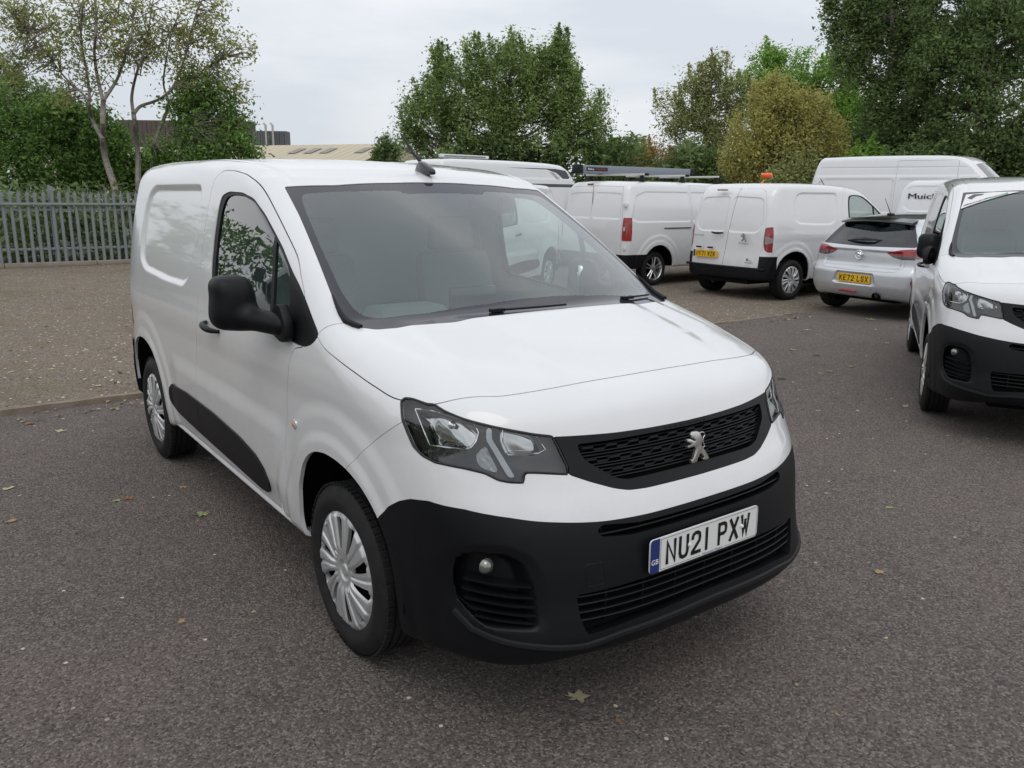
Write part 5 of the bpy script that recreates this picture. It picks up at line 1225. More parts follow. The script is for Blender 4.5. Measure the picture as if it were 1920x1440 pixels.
while y < 8.2:
    L_ = 1.22+.1*math.sin(k*3.1); yy = min(y+L_, 8.28)
    b = MB(); dz = .006*math.sin(k*2.3); hgt = .040 if y < 4 else .018
    n = 6; V = []; F = []
    for i in range(n+1):
        q = y+.006+(yy-y-.012)*i/n; w_ = .003*math.sin(q*17+k)
        V += [(-4.505+w_, q, -.02), (-4.505+w_, q, hgt+dz+.003*math.sin(q*11)), (-4.455+w_, q, hgt-.004+dz+.003*math.sin(q*13)), (-4.447+w_, q, -.02)]
    for i in range(n):
        for j in range(4): F.append((i*4+j, i*4+(j+1) % 4, (i+1)*4+(j+1) % 4, (i+1)*4+j))
    b.add(V, F+[(0, 1, 2, 3), tuple(n*4+j for j in (3, 2, 1, 0))]); b.obj('edging_board', MT['timber'], ED)
    y = yy; k += 1
# loose stones: thousands, real little lumps
def stones(name, n, area, s0, s1, m, z=0, seed=3):
    r = np.random.default_rng(seed); ico = np.array([(0, 0, 1), (1, 0, 0), (0, 1, 0), (-1, 0, 0), (0, -1, 0), (0, 0, -1)], float); fc = np.array([(0, 1, 2), (0, 2, 3), (0, 3, 4), (0, 4, 1), (5, 2, 1), (5, 3, 2), (5, 4, 3), (5, 1, 4)])
    c = area(r, n); s = r.uniform(s0, s1, n)*np.exp(r.normal(0, .25, n)); a = r.uniform(0, 6.28, n)
    J = ico[None]+r.normal(0, .22, (n, 6, 3)); J *= s[:, None, None]*np.array([1, .75, .5]); ca, sa = np.cos(a)[:, None], np.sin(a)[:, None]
    X = J[..., 0]*ca-J[..., 1]*sa+c[:, :1]; Y = J[..., 0]*sa+J[..., 1]*ca+c[:, 1:2]; Z = J[..., 2]+z+s[:, None]*.15
    V = np.stack([X, Y, Z], -1).reshape(-1, 3); T = (fc[None]+6*np.arange(n)[:, None, None]).reshape(-1, 3)
    o = mk(name, (V, None, T), m); o.data.polygons.foreach_set('use_smooth', np.zeros(len(o.data.polygons), bool)); return o
MT['stone'] = mat('stone_chips', (.25, .22, .185), .85, noise=(1.7, 1, (.10, .09, .082)))
def area_g(r, n):
    k = n//2; u = r.random((k, 2)); a = np.stack([-4.55-9*u[:, 0]**1.5, -3.2+6*u[:, 1]], 1); u = r.random((n-k, 2)); c = np.stack([-4.55-7*u[:, 0]**1.3, 4.2+6.4*u[:, 1]], 1); return np.concatenate([a, c])
tag(stones('loose_gravel', 26000, area_g, .004, .010, MT['stone'], -.004), 'loose gravel stones scattered over the yard surface', 'gravel', kind='stuff')
def area_t(r, n):
    t = r.random((n, 2)); d = 1.4+11*t[:, 0]**1.4; an = math.radians(143.5)+(t[:, 1]-.5)*1.25; return np.stack([CC[0]+d*np.cos(an), CC[1]+d*np.sin(an)], 1)
tag(stones('loose_chippings', 300, area_t, .0018, .0036, mat('pale_chips', (.34, .31, .27), .8), 0, 5), 'small pale stone chippings loose on the tarmac', 'chippings', kind='stuff')
# ---------------------------------------------------------------- fallen leaves
def ray_ground(px, py, z=0.0):
    d = CD+(px-960)/CF*CR-(py-720)/CF*CU; t = (z-CC[2])/d[2]; return CC+d*t
LM = dict(pale=mat('pale_leaf', (.42, .38, .24), .7), brown=mat('brown_leaf', (.24, .11, .045), .7), dark=mat('dark_leaf', (.045, .035, .02), .8), green=mat('green_leaf', (.24, .29, .12), .6), tan=mat('tan_leaf', (.33, .22, .11), .7))
def leaf_mesh(r, lobed):
    n = 18; V = []
    for i in range(n):
        a = 2*math.pi*i/n; rr = (.5+.5*abs(math.cos(a/2))**.6*.35)
        if lobed: rr *= 1+.34*math.cos(5*a)+.1*r.normal()
        else: rr *= 1+.06*r.normal()
        x, y = rr*math.cos(a), rr*math.sin(a)*(.62 if not lobed else .85); V.append((x, y, .16*x*x+.10*abs(y)+.05*r.normal()))
    V.append((0, 0, .02)); F = [(i, (i+1) % n, n) for i in range(n)]
    m = MB(); m.add(V, F); m.tube([(-.4, 0, .05), (-.85, .06, .10)], .02, 4); return m
LEAVES = [(442, 0, 0)]
LV = [(115, 808, .05, 'pale', 'pale lobed leaf on the tarmac just below the left kerb edging', 1), (15, 917, .05, 'pale', 'long pale leaf at the left edge of the tarmac', 0), (36, 930, .018, 'pale', 'tiny white fragment beside the pale leaf at the left edge', 0), (22, 978, .045, 'tan', 'small orange-tan leaf near the left edge of the tarmac', 0), (219, 939, .04, 'green', 'pale green oval leaf lying beside a curled brown leaf', 0), (240, 935, .045, 'brown', 'curled orange-brown leaf touching the pale green leaf', 1), (345, 914, .035, 'tan', 'small orange leaf on the tarmac near the side of the foreground van', 0), (379, 965, .055, 'green', 'broad green lobed leaf on the tarmac beside the foreground van', 1), (143, 1001, .02, 'dark', 'small black curl lying on the tarmac at lower left', 0), (44, 852, .018, 'dark', 'small dark round scrap near the kerb edging', 0),
      (1083, 1308, .05, 'pale', 'cream curled leaf on the tarmac in front of the bumper', 1), (1160, 1352, .02, 'brown', 'tiny brown leaf scrap below the cream curled leaf', 0), (1647, 1073, .035, 'tan', 'tan leaf on open tarmac at right below the parked van', 1), (1668, 952, .035, 'green', 'yellow-green leaf on open tarmac at the right', 0), (1494, 1284, .014, 'green', 'tiny yellow-green fragment in the lower right tarmac', 0), (1661, 1197, .016, 'pale', 'tiny pale fragment on the right-hand tarmac', 0), (1570, 1340, .014, 'tan', 'tiny orange fragment in the lower right tarmac', 0),
      (1486, 657, .05, 'tan', 'pair of pinkish tan leaves beside the bonnet of the foreground van', 1), (1530, 667, .045, 'dark', 'dark folded leaf on the tarmac right of the tan pair', 1), (1466, 711, .06, 'dark', 'blackish curled leaf close to the bonnet edge', 1), (1514, 619, .06, 'pale', 'long grey leaf on the tarmac behind the bonnet', 0), (1513, 627, .05, 'brown', 'reddish leaf just below the long grey leaf', 1), (1493, 626, .04, 'green', 'small yellowish leaf left of the reddish leaf', 0), (1532, 627, .035, 'tan', 'small tan leaf right of the reddish leaf', 0), (1632, 600, .10, 'green', 'clump of yellow-green leaf beneath the silver hatchback tail', 1), (1642, 618, .05, 'pale', 'flat white leaf on the tarmac between hatchback and right van', 0), (1664, 644, .045, 'pale', 'white curled leaf near the rear wheel of the right van', 1), (1597, 688, .05, 'tan', 'salmon coloured leaf in the middle of the right-hand tarmac', 1), (1556, 697, .045, 'green', 'olive leaf standing on edge in the middle of the tarmac', 1), (1573, 693, .04, 'green', 'faint olive leaf right of the upright olive leaf', 0), (1538, 700, .035, 'pale', 'small white and black leaf left of the olive leaves', 0), (1572, 703, .04, 'tan', 'flat khaki leaf below the olive leaves', 0), (1462, 693, .025, 'pale', 'tiny cream leaf near the bonnet edge', 0), (1609, 740, .022, 'dark', 'small black leaf scrap on the right-hand tarmac', 0), (1697, 762, .045, 'pale', 'cream leaf next to the front tyre of the right van', 1), (1608, 771, .035, 'pale', 'small cream leaf left of the right van front tyre', 0), (1735, 852, .018, 'pale', 'tiny white chip leaf below the front of the right van', 0), (1531, 770, .025, 'pale', 'small pale leaf with dark tip on tarmac', 0), (1487, 717, .03, 'pale', 'faint flat pale leaf beside the bonnet', 0), (1690, 615, .04, 'dark', 'dark leaf by the rear tyre of the right van', 0), (1750, 770, .02, 'green', 'tiny greenish leaf touching the right van tyre', 0),
      (185, 723, .055, 'pale', 'pale leaf with dark underside on the gravel near the rear wheel', 1), (213, 670, .05, 'pale', 'folded white leaf on the gravel left of the foreground van', 1), (234, 612, .06, 'brown', 'reddish brown leaf on the gravel beside the rear wing', 1), (165, 596, .05, 'pale', 'cream leaf in the middle of the gravel', 0), (108, 625, .04, 'pale', 'small cream leaf on the left gravel', 0), (95, 692, .05, 'pale', 'long white leaf on the left gravel', 0), (242, 655, .04, 'pale', 'small pale leaf beside the rear wing on gravel', 0), (118, 786, .025, 'pale', 'tiny white leaf in front of the kerb edging', 0), (55, 795, .05, 'brown', 'brown leaf scraps against the kerb edging at left', 1), (340, 1165, .025, 'tan', 'small tan leaf fragment below the front wheel left side', 1), (475, 1148, .018, 'pale', 'tiny pale fragment left of the front tyre', 0), (1075, 1262, .001, 'pale', '', 0)]
LR = np.random.default_rng(11)
for px, py, s, c, lab, lob in LV:
    if not lab: continue
    P0 = ray_ground(px, py); m = leaf_mesh(LR, lob); a = LR.uniform(0, 6.28)
    z0 = min(v[2] for v in m.v); m.v = [((v[0]*math.cos(a)-v[1]*math.sin(a))*s, (v[0]*math.sin(a)+v[1]*math.cos(a))*s, (v[2]-z0)*s*.9) for v in m.v]
    o = m.obj('fallen_leaf', LM[c]); o.location = (P0[0], P0[1], -.003 if P0[0] < -4.46 else .001); tag(o, lab, 'leaf', 'fallen leaves on the ground')
# small litter too fine to count
def litter(name, n, area, cols, s0, s1, seed):
    r = np.random.default_rng(seed); c = area(r, n); s = r.uniform(s0, s1, n); a = r.uniform(0, 6.28, n)
    q = np.array([(-1, 0), (0, -.55), (1, 0), (0, .55)]); X = (q[:, 0]*np.cos(a)[:, None]-q[:, 1]*np.sin(a)[:, None])*s[:, None]+c[:, :1]; Y = (q[:, 0]*np.sin(a)[:, None]+q[:, 1]*np.cos(a)[:, None])*s[:, None]+c[:, 1:2]
    Z = .004+r.random((n, 4))*s[:, None]*.7; V = np.stack([X, Y, Z], -1).reshape(-1, 3); i = 4*np.arange(n)[:, None]; T = np.concatenate([i+[0, 1, 2], i+[0, 2, 3]])
    o = mk(name, (V, None, T), cols[0])
    for m_ in cols[1:]: o.data.materials.append(m_)
    mi = np.tile(r.integers(0, len(cols), n), 2); o.data.polygons.foreach_set('material_index', mi.astype(np.int32)); o.data.polygons.foreach_set('use_smooth', np.zeros(len(o.data.polygons), bool)); return o
def area_l(r, n):
    k = n//3; a = np.stack([-17.8+.9*r.random(k)**2, -4+14*r.random(k)], 1); c = np.stack([-4.52-12*r.random(k)**1.2, -3+7*r.random(k)], 1); m = n-2*k; e = np.stack([-4.40-.45*r.random(m)**2+.25, -3+11.5*r.random(m)], 1); return np.concatenate([a, c, e])
tag(litter('leaf_litter', 1500, area_l, [LM['pale'], LM['brown'], LM['tan'], LM['dark']], .010, .026, 4), 'fine dead leaf litter along the fence and kerb edging', 'leaf litter', kind='stuff')
# ---------------------------------------------------------------- palisade fence
MT['galv'] = mat('galvanised_steel', (.25, .28, .295), .5, metal=.25, noise=(6, .7, (.18, .205, .22)))
MT['kerb'] = mat('fence_kerb', (.30, .26, .21), .9, bump=(30, .3), noise=(4, .7, (.19, .165, .13)))
FX = -18.0; Y0, Y1 = -4.0, 9.5
FE = empty('palisade_fence', (FX, 0, 0), 0, 'grey galvanised palisade fence with pointed pales along the left of the yard', 'fence')
def pale_mesh():
    b = MB(); w = .034; H = 1.62; T_ = 1.50
    sec = [(-w, .0), (-w*.45, .016), (w*.45, .016), (w, .0)]
    V = []
    for z in (.08, T_): V += [(x, y, z) for y, x in [(s_[0], s_[1]) for s_ in sec]]
    F = [(i, i+1, i+5, i+4) for i in range(3)]
    b.add(V, F)
    # split pointed head
    top = [(.016, -w*.9, H-.045), (.016, -w*.3, H), (.016, w*.3, H), (.016, w*.9, H-.045), (.016, 0, H+.028), (.012, -w*.45, T_), (.012, w*.45, T_)]
    b.add([(.0, -w, T_), (.012, -w*.45, T_), (.012, w*.45, T_), (0, w, T_), (.004, -w*1.15, H-.06), (.012, -w*.35, H-.02), (.012, 0, H+.03), (.012, w*.35, H-.02), (.004, w*1.15, H-.06)], [(0, 1, 5, 4), (1, 2, 7, 6), (1, 6, 5), (2, 3, 8, 7)])
    return b
pm = pale_mesh().obj('pale', MT['galv'], FE, smooth=False); pm.location = (.05, Y0, 0); n = int((Y1-Y0)/.155)
for i in range(1, n):
    o = pm.copy(); COL.objects.link(o); o.parent = FE; o.location = (.05, Y0+i*.155+random.uniform(-.004, .004), random.uniform(-.008, .008)); o.rotation_euler = (random.uniform(-.006, .006), 0, 0)
for zz in (1.345, .38):
    b = MB(); b.box((.10 if zz > 1 else .0, (Y0+Y1)/2, zz), (.05, Y1-Y0, .052)); b.obj('rail', MT['galv'], FE, bevel=.004)
b = MB(); b.box((.02, (Y0+Y1)/2, 1.22), (.03, Y1-Y0, .04)); b.obj('rail', MT['galv'], FE)
for yy in np.arange(Y0, Y1, 2.75):
    b = MB(); b.box((-.04, yy+1.9, .86), (.06, .10, 1.72)); b.obj('post', MT['galv'], FE)
yy = Y0
while yy < Y1:
    b = MB(); b.box((.05, yy+.9, .045), (.14, 1.79, .10)); b.obj('kerb_block', MT['kerb'], FE, bevel=.01); yy += 1.8
RW = MB(); t = np.linspace(0, 1, 900); L_ = 5.2
RW.tube([(FX-.02+.16*math.cos(k*2*math.pi*14), -3.2+L_*k+.10*math.sin(k*90), 1.60+.14*math.sin(k*2*math.pi*14)) for k in t], .005, 4); rw = RW.obj('razor_wire', MT['galv']); tag(rw, 'coil of razor wire along the top of the palisade fence', 'razor wire')
# ---------------------------------------------------------------- buildings beyond the fence
def at(px, py, depth):
    d = CD+(px-960)/CF*CR-(py-720)/CF*CU; return CC+d*depth
MT['roofcream'] = mat('cream_roof_sheet', (.50, .44, .32), .7, noise=(.4, .5, (.42, .37, .28))); MT['skylight'] = mat('roof_light', (.22, .20, .18), .5)
MT['clad'] = mat('grey_cladding', (.115, .12, .135), .7, noise=(.6, .6, (.08, .08, .09))); MT['brownclad'] = mat('brown_cladding', (.115, .09, .085), .8, noise=(.5, .6, (.08, .065, .06))); MT['brick'] = mat('orange_brick', (.26, .11, .055), .85, noise=(6, .8, (.18, .08, .05))); MT['pipe'] = mat('flue', (.40, .38, .35), .5, metal=.4)
A = at(150, 262, 62); B = at(752, 287.5, 52); A[2] = B[2] = (A[2]+B[2])/2
ax = (B-A)/np.linalg.norm(B-A); nn = np.array([ax[1], -ax[0], 0]);  nn = nn if nn@(CC-B) > 0 else -nn
SH = empty('long_shed', (0, 0, 0), 0, 'long low shed with cream sheet roof and square roof lights behind the trees', 'building')
def roofpt(u, v): return A+(B-A)*u+nn*v*6.0-np.array([0, 0, 1.7])*v
NP = 46
for i in range(NP):      # roof sheets, each with its own edge
    u0, u1 = i/NP, (i+1)/NP-.0012; b = MB(); q = [roofpt(u0, 0), roofpt(u1, 0), roofpt(u1, 1), roofpt(u0, 1)]
    b.add(q+[p-[0, 0, .06] for p in q], [(0, 1, 2, 3), (4, 5, 6, 7), (0, 4, 5, 1), (1, 5, 6, 2), (2, 6, 7, 3), (3, 7, 4, 0)]); b.obj('roof_sheet', MT['roofcream'], SH, smooth=False)
for px in (553, 582, 611, 676, 708):
    u = 0
    t_ = np.linspace(0, 1, 800); pp = np.array([roofpt(k, .28) for k in t_]); pj = 960+CF*((pp-CC)@CR)/((pp-CC)@CD); u = t_[np.argmin(abs(pj-px))]
    b = MB(); q = [roofpt(u, .2)+[0, 0, .05], roofpt(u+.022, .2)+[0, 0, .05], roofpt(u+.022, .42)+[0, 0, .05], roofpt(u, .42)+[0, 0, .05]]; b.add(q, [(0, 1, 2, 3)]); b.obj('roof_light', MT['skylight'], SH, smooth=False)
b = MB(); e0, e1 = roofpt(0, 1), roofpt(1, 1); bk0, bk1 = A-nn*6-[0, 0, 1.7], B-nn*6-[0, 0, 1.7]
def quad(b, *p): b.add(list(p), [(0, 1, 2, 3)])
g = lambda p: np.array([p[0], p[1], 0.]); i_ = np.array([0, 0, .1])
quad(b, g(e0), g(e1), e1-i_, e0-i_); quad(b, g(bk0), g(bk1), bk1-i_, bk0-i_); quad(b, A-i_, B-i_, bk1-i_, bk0-i_)
for (p, q, r) in ((e0, A, bk0), (e1, B, bk1)): b.add([g(p), p-i_, q-i_, r-i_, g(r)], [(0, 1, 2, 3, 4)])
b.obj('wall', MT['roofcream'], SH, smooth=False)
def block(name, px0, px1, ytop, depth, thick, m, label, cat_='building', ribs=0):
    a = at(px0, ytop, depth); c = at(px1, ytop, depth); a[2] = c[2] = (a[2]+c[2])/2; d = (c-a)/np.linalg.norm(c-a); n2 = np.array([-d[1], d[0], 0]); n2 = n2 if n2@(a-CC) > 0 else -n2
    r = empty(name, (0, 0, 0), 0, label, cat_); w = np.linalg.norm(c-a); N = max(2, int(ribs or 2)); 
    for k in range(N):
        p = a+d*w*k/N; q = a+d*w*(k+1)/N-d*.03; e = .02*(k % 2)
        b = MB(); P4 = [p+n2*e, q+n2*e, q+n2*thick, p+n2*thick]; b.add([(x[0], x[1], 0) for x in P4]+[tuple(x) for x in P4], [(0, 1, 5, 4), (1, 2, 6, 5), (2, 3, 7, 6), (3, 0, 4, 7), (4, 5, 6, 7)]); b.obj('wall_panel', m, r, smooth=False)
    return r, a, c
blk, a_, c_ = block('plant_room', 474, 537, 245.5, 66, 1.2, MT['clad'], 'dark grey clad block with two flue pipes rising above the cream roof', ribs=14)
for px in (500, 513):
    p = at(px, 275, 65.5); tp = at(px, 233, 65.5); b = MB(); b.tube([(p[0], p[1], p[2]-2), (p[0], p[1], tp[2]-.1), (p[0]-.12, p[1]-.1, tp[2]+.05)], .09, 8); b.obj('flue_pipe', MT['pipe'], blk)
block('brown_works', 215, 470, 226, 75, 1.5, MT['brownclad'], 'brown clad works building glimpsed between the bare left trees', ribs=30)
block('brick_stack', 405, 449, 220, 72, 1.2, MT['brick'], 'small orange brick tower beside the grey clad block', ribs=2)
block('brick_annex', 40, 115, 196, 72, 1.2, MT['brick'], 'brick chimney block hidden behind the left bushes', ribs=2)
# ---------------------------------------------------------------- trees
def leafmat(name, cols, trans=.5):
    m = bpy.data.materials.new(name); m.use_nodes = True; t = m.node_tree; t.nodes.clear(); K = t.links.new
    o = t.nodes.new('ShaderNodeOutputMaterial'); at_ = t.nodes.new('ShaderNodeAttribute'); at_.attribute_name = 'tint'; r = t.nodes.new('ShaderNodeValToRGB')
    el = r.color_ramp.elements; el[0].position = 0; el[0].color = (*cols[0], 1); el[1].position = 1; el[1].color = (*cols[-1], 1)
    for i, c in enumerate(cols[1:-1]): e = el.new((i+1)/(len(cols)-1)); e.color = (*c, 1)
    d = t.nodes.new('ShaderNodeBsdfPrincipled'); d.inputs['Roughness'].default_value = .55; d.inputs['Specular IOR Level'].default_value = .35; tr = t.nodes.new('ShaderNodeBsdfTranslucent'); mx = t.nodes.new('ShaderNodeMixShader'); mx.inputs[0].default_value = trans
    K(at_.outputs['Fac'], r.inputs[0]); K(r.outputs[0], d.inputs['Base Color']); K(r.outputs[0], tr.inputs[0]); K(d.outputs[0], mx.inputs[1]); K(tr.outputs[0], mx.inputs[2]); K(mx.outputs[0], o.inputs[0]); return m
LF = dict(mid=leafmat('leaves_mid', [(0.0975, 0.156, 0.0455), (0.234, 0.325, 0.104), (0.442, 0.546, 0.221)]), olive=leafmat('leaves_olive', [(0.156, 0.182, 0.0715), (0.338, 0.377, 0.1495), (0.546, 0.546, 0.247)]),
    bright=leafmat('leaves_bright', [(0.104, 0.195, 0.039), (0.26, 0.468, 0.0845), (0.468, 0.6, 0.169)]), dark=leafmat('leaves_dark', [(0.065, 0.1105, 0.039), (0.1625, 0.234, 0.0845), (0.325, 0.429, 0.169)]),
    yellow=leafmat('leaves_yellow', [(0.247, 0.247, 0.078), (0.494, 0.468, 0.156), (0.6, 0.6, 0.247)]), birch=leafmat('leaves_birch', [(0.143, 0.182, 0.0585), (0.312, 0.364, 0.1235), (0.546, 0.429, 0.169)]), bush=leafmat('leaves_bush', [(0.052, 0.104, 0.0286), (0.1625, 0.2795, 0.0715), (0.325, 0.507, 0.143)]),
    red=leafmat('leaves_red', [(0.182, 0.247, 0.065), (0.468, 0.325, 0.091), (0.6, 0.234, 0.104)]))
MT['bark'] = mat('bark', (.10, .085, .07), .9, noise=(7, .8, (.05, .042, .035))); MT['birchbark'] = mat('pale_bark', (.24, .215, .185), .85, noise=(9, .9, (.09, .075, .06)))
def leaf_cloud(name, C, S, n_per, size, m, parent, seed, droop=0.0, up=0.0, tintbase=None):
    """C clump centres, S clump radii; every leaf a folded diamond"""
    r = np.random.default_rng(seed); k = np.repeat(np.arange(len(C)), n_per); n = len(k)
    off = np.clip(r.normal(0, 1, (n, 3)), -1.7, 1.7)*.55; off[:, 2] *= 1+up; P = C[k]+off*S[k][:, None]; P[:, 2] -= droop*np.abs(off[:, 0])*S[k]
    nr = unit(r.normal(0, 1, (n, 3))*.75+np.array([0, 0, .75])+off*.35); a = unit(np.cross(nr, r.normal(0, 1, (n, 3)))); a[:, 2] = a[:, 2]*(1-.6*up)+.8*up*r.random(n); a = unit(a); b = unit(np.cross(a, nr)); s = size*np.exp(r.normal(0, .28, n))[:, None]; nn_ = np.cross(a, b)
    V = np.stack([P-a*s, P+b*s*.48+nn_*s*.12, P+a*s, P-b*s*.48+nn_*s*.12], 1).reshape(-1, 3); i = 4*np.arange(n)[:, None]; T = np.concatenate([i+[0, 1, 2], i+[0, 2, 3]])
    T = T.reshape(2, n, 3).transpose(1, 0, 2).reshape(-1, 3)
    o = mk(name, (V, None, T), m, parent); tb = r.random(len(C)) if tintbase is None else tintbase
    tint = np.clip(.5*tb[k]+.5*r.random(n), 0, 1); at_ = o.data.attributes.new('tint', 'FLOAT', 'FACE'); at_.data.foreach_set('value', np.repeat(tint, 2).astype(np.float32))
    o.data.polygons.foreach_set('use_smooth', np.zeros(len(o.data.polygons), bool)); return o
def tree(name, label, cat_, base, lobes, depth, lm, bark, nclump, nleaf, lsize, seed, spread=.9, trunk_r=.16, group=None, up=.0, droop=0, shell=.55, twig=1.0, dsp=1.0, multi=1, csize=.26, trunks=None, shoots=0):
    r = np.random.default_rng(seed); root = empty(name, (0, 0, 0), 0, label, cat_, group)
    Ls = [(at(x, y, depth), q*depth/CF) for x, y, q in lobes]; w = np.array([q**2 for _, q in Ls]); w = w/w.sum()
    k = r.choice(len(Ls), nclump, p=w); d = unit(r.normal(0, 1, (nclump, 3))); rad = (shell+(1-shell)*r.random(nclump))**.6
    C = np.array([Ls[i][0] for i in k])+d*(np.array([Ls[i][1] for i in k])*rad*spread)[:, None]*np.array([1, dsp, 1]); C[:, 2] = np.maximum(C[:, 2], .3)
    S_ = csize*np.exp(r.normal(0, .3, nclump)); z = C[:, 2]; tb = np.clip(r.normal(.5, .28, nclump), 0, 1)
    leaf_cloud('crown', C, S_, nleaf, lsize, lm, root, seed+1, droop, up, tb)
    if shoots:
        tp = C[np.argsort(-(C[:, 2]+.5*rad+.4*r.random(nclump)))][:max(int(nclump*.45), 4)]; si = r.choice(len(tp), min(shoots, len(tp)), replace=False); shoots = len(si); Q = []; ln = unit(r.normal(0, .16, (shoots, 3))+[0, 0, 1])
        Q = np.concatenate([tp[si]+ln*(.11*j+.10) for j in range(5)]); leaf_cloud('shoot_leaves', Q, np.repeat([.16, .13, .10, .08, .05], shoots), 20, lsize, lm, root, seed+5, 0, 1.0)
        b = MB()
        for i in range(shoots): b.tube([tp[si[i]]-[0, 0, .5], tp[si[i]]+ln[i]*.3, tp[si[i]]+ln[i]*.6], [.012, .007, .003], 4)
        b.obj('shoots', bark, root)
    bx, by = base; top = max(c[2] for c, _ in Ls); b = MB(); cen = np.mean([c for c, _ in Ls], 0)
    stems = []
    for s_ in range(multi):
        an = 6.28*s_/multi+r.random(); g0 = np.array([bx+.15*(multi > 1)*math.cos(an), by+.15*(multi > 1)*math.sin(an), -.1]); hh = top*(.78+.2*r.random()); q = []
        for t in np.linspace(0, 1, 9):
            dr = np.array([math.cos(an), math.sin(an), 0])*(multi > 1)*(.9*t**1.3)*hh*.16
            q.append(g0+dr+np.array([(cen[0]-bx)*t*.7, (cen[1]-by)*t*.7, t*hh])+r.normal(0, .05, 3)*[1, 1, 0]*(1+2*t))
        b.tube(q, list(trunk_r*(1-.85*np.linspace(0, 1, 9))), 8); stems.append(np.array(q))
    b.obj('trunk', bark, root)
    b = MB(); pick = r.choice(nclump, min(nclump, int(150*twig)), replace=False)
    for i in pick:
        st = stems[r.integers(len(stems))]; c = C[i]; dd = np.linalg.norm(st[:, :2]-c[:2], axis=1)*.7+np.abs(st[:, 2]-(c[2]-.5*np.linalg.norm(c[:2]-st[:, :2].mean(0)))); j = np.argmin(dd); p = st[j]; mid = (p+c)/2+r.normal(0, .12, 3)+[0, 0, -.10*np.linalg.norm(c-p)]
        L0 = np.linalg.norm(c-p); r0 = min(trunk_r*.42, .012+.014*L0); b.tube([p, p*.5+mid*.5, mid, mid*.45+c*.55+r.normal(0, .05, 3), c], [r0, r0*.8, r0*.6, r0*.35, .005], 5)
    b.obj('branches', bark, root); return root
TR = tree
G1 = 'trees beyond the yard'
gb = lambda px, d: tuple((lambda p: (p[0], p[1]))(at(px, 360, d)))
TR('broad_tree', 'broad dense mid-green tree standing alone in the centre background', 'tree', gb(945, 30), [(850, 190, 70), (950, 165, 80), (1035, 160, 62), (800, 225, 58), (900, 245, 85), (1000, 245, 90), (1075, 225, 55), (1048, 92, 26), (1040, 122, 36), (878, 105, 30), (905, 120, 35), (970, 110, 38), (826, 128, 26), (1112, 245, 38), (772, 262, 36), (775, 190, 20), (1118, 200, 20)], 30, LF['mid'], MT['bark'], 760, 92, .054, 21, shoots=110, up=.5, group=G1, trunk_r=.22, csize=.30)
TR('conifer', 'small dark conifer tip poking above the cream roof', 'tree', gb(722, 48), [(722, 268, 9), (716, 282, 12), (735, 285, 14), (712, 295, 14)], 48, LF['dark'], MT['bark'], 60, 50, .09, 22, up=1.0, trunk_r=.1)
TR('sparse_tree', 'thin olive tree with gaps left of the green tree', 'tree', gb(1330, 32), [(1330, 165, 40), (1300, 200, 42), (1265, 225, 34), (1350, 215, 50), (1300, 260, 55), (1365, 260, 55), (1345, 130, 26), (1385, 180, 40), (1245, 190, 16), (1300, 150, 22)], 32, LF['olive'], MT['bark'], 280, 66, .052, 23, shoots=40, up=.3, group=G1, csize=.30)
TR('green_tree', 'bright green rounded tree in front of the dark right-hand trees', 'tree', gb(1500, 33), [(1430, 135, 38), (1490, 140, 55), (1560, 165, 55), (1600, 220, 50), (1450, 190, 60), (1540, 230, 70), (1620, 265, 45), (1380, 170, 30), (1440, 105, 16), (1600, 290, 45)], 33, LF['bright'], MT['bark'], 520, 90, .055, 24, shoots=30, group=G1, csize=.34, trunk_r=.2)
TR('yellowing_tree', 'yellowing willow-like tree in front of the bright green tree', 'tree', gb(1470, 27), [(1450, 200, 48), (1500, 225, 55), (1420, 245, 50), (1530, 275, 60), (1450, 290, 60), (1390, 300, 45), (1560, 310, 45), (1455, 170, 22)], 27, LF['yellow'], MT['bark'], 600, 84, .044, 25, shoots=60, up=.3, group=G1, csize=.26)
TR('dark_tree', 'tall dark tree nearest the top right corner', 'tree', gb(1810, 25), [(1800, 30, 90), (1870, 80, 90), (1780, 130, 85), (1900, 190, 90), (1820, 230, 80), (1900, 290, 70), (1850, -60, 90), (1940, 20, 80), (1790, 290, 60)], 25, LF['dark'], MT['bark'], 860, 84, .055, 26, group=G1, csize=.30, trunk_r=.26)
TR('dark_tree', 'tall dark poplar with ragged upright shoots left of the top right corner', 'tree', gb(1680, 27), [(1600, 20, 30), (1640, 40, 50), (1700, 20, 60), (1660, 110, 65), (1730, 110, 65), (1690, 190, 70), (1660, 260, 65), (1740, 260, 70), (1580, 60, 26), (1560, 20, 16), (1590, 110, 32), (1640, -30, 50), (1720, -50, 60), (1557, 8, 12), (1546, 45, 12)], 27, LF['dark'], MT['bark'], 900, 82, .055, 27, shoots=90, up=.8, group=G1, csize=.28, trunk_r=.24)
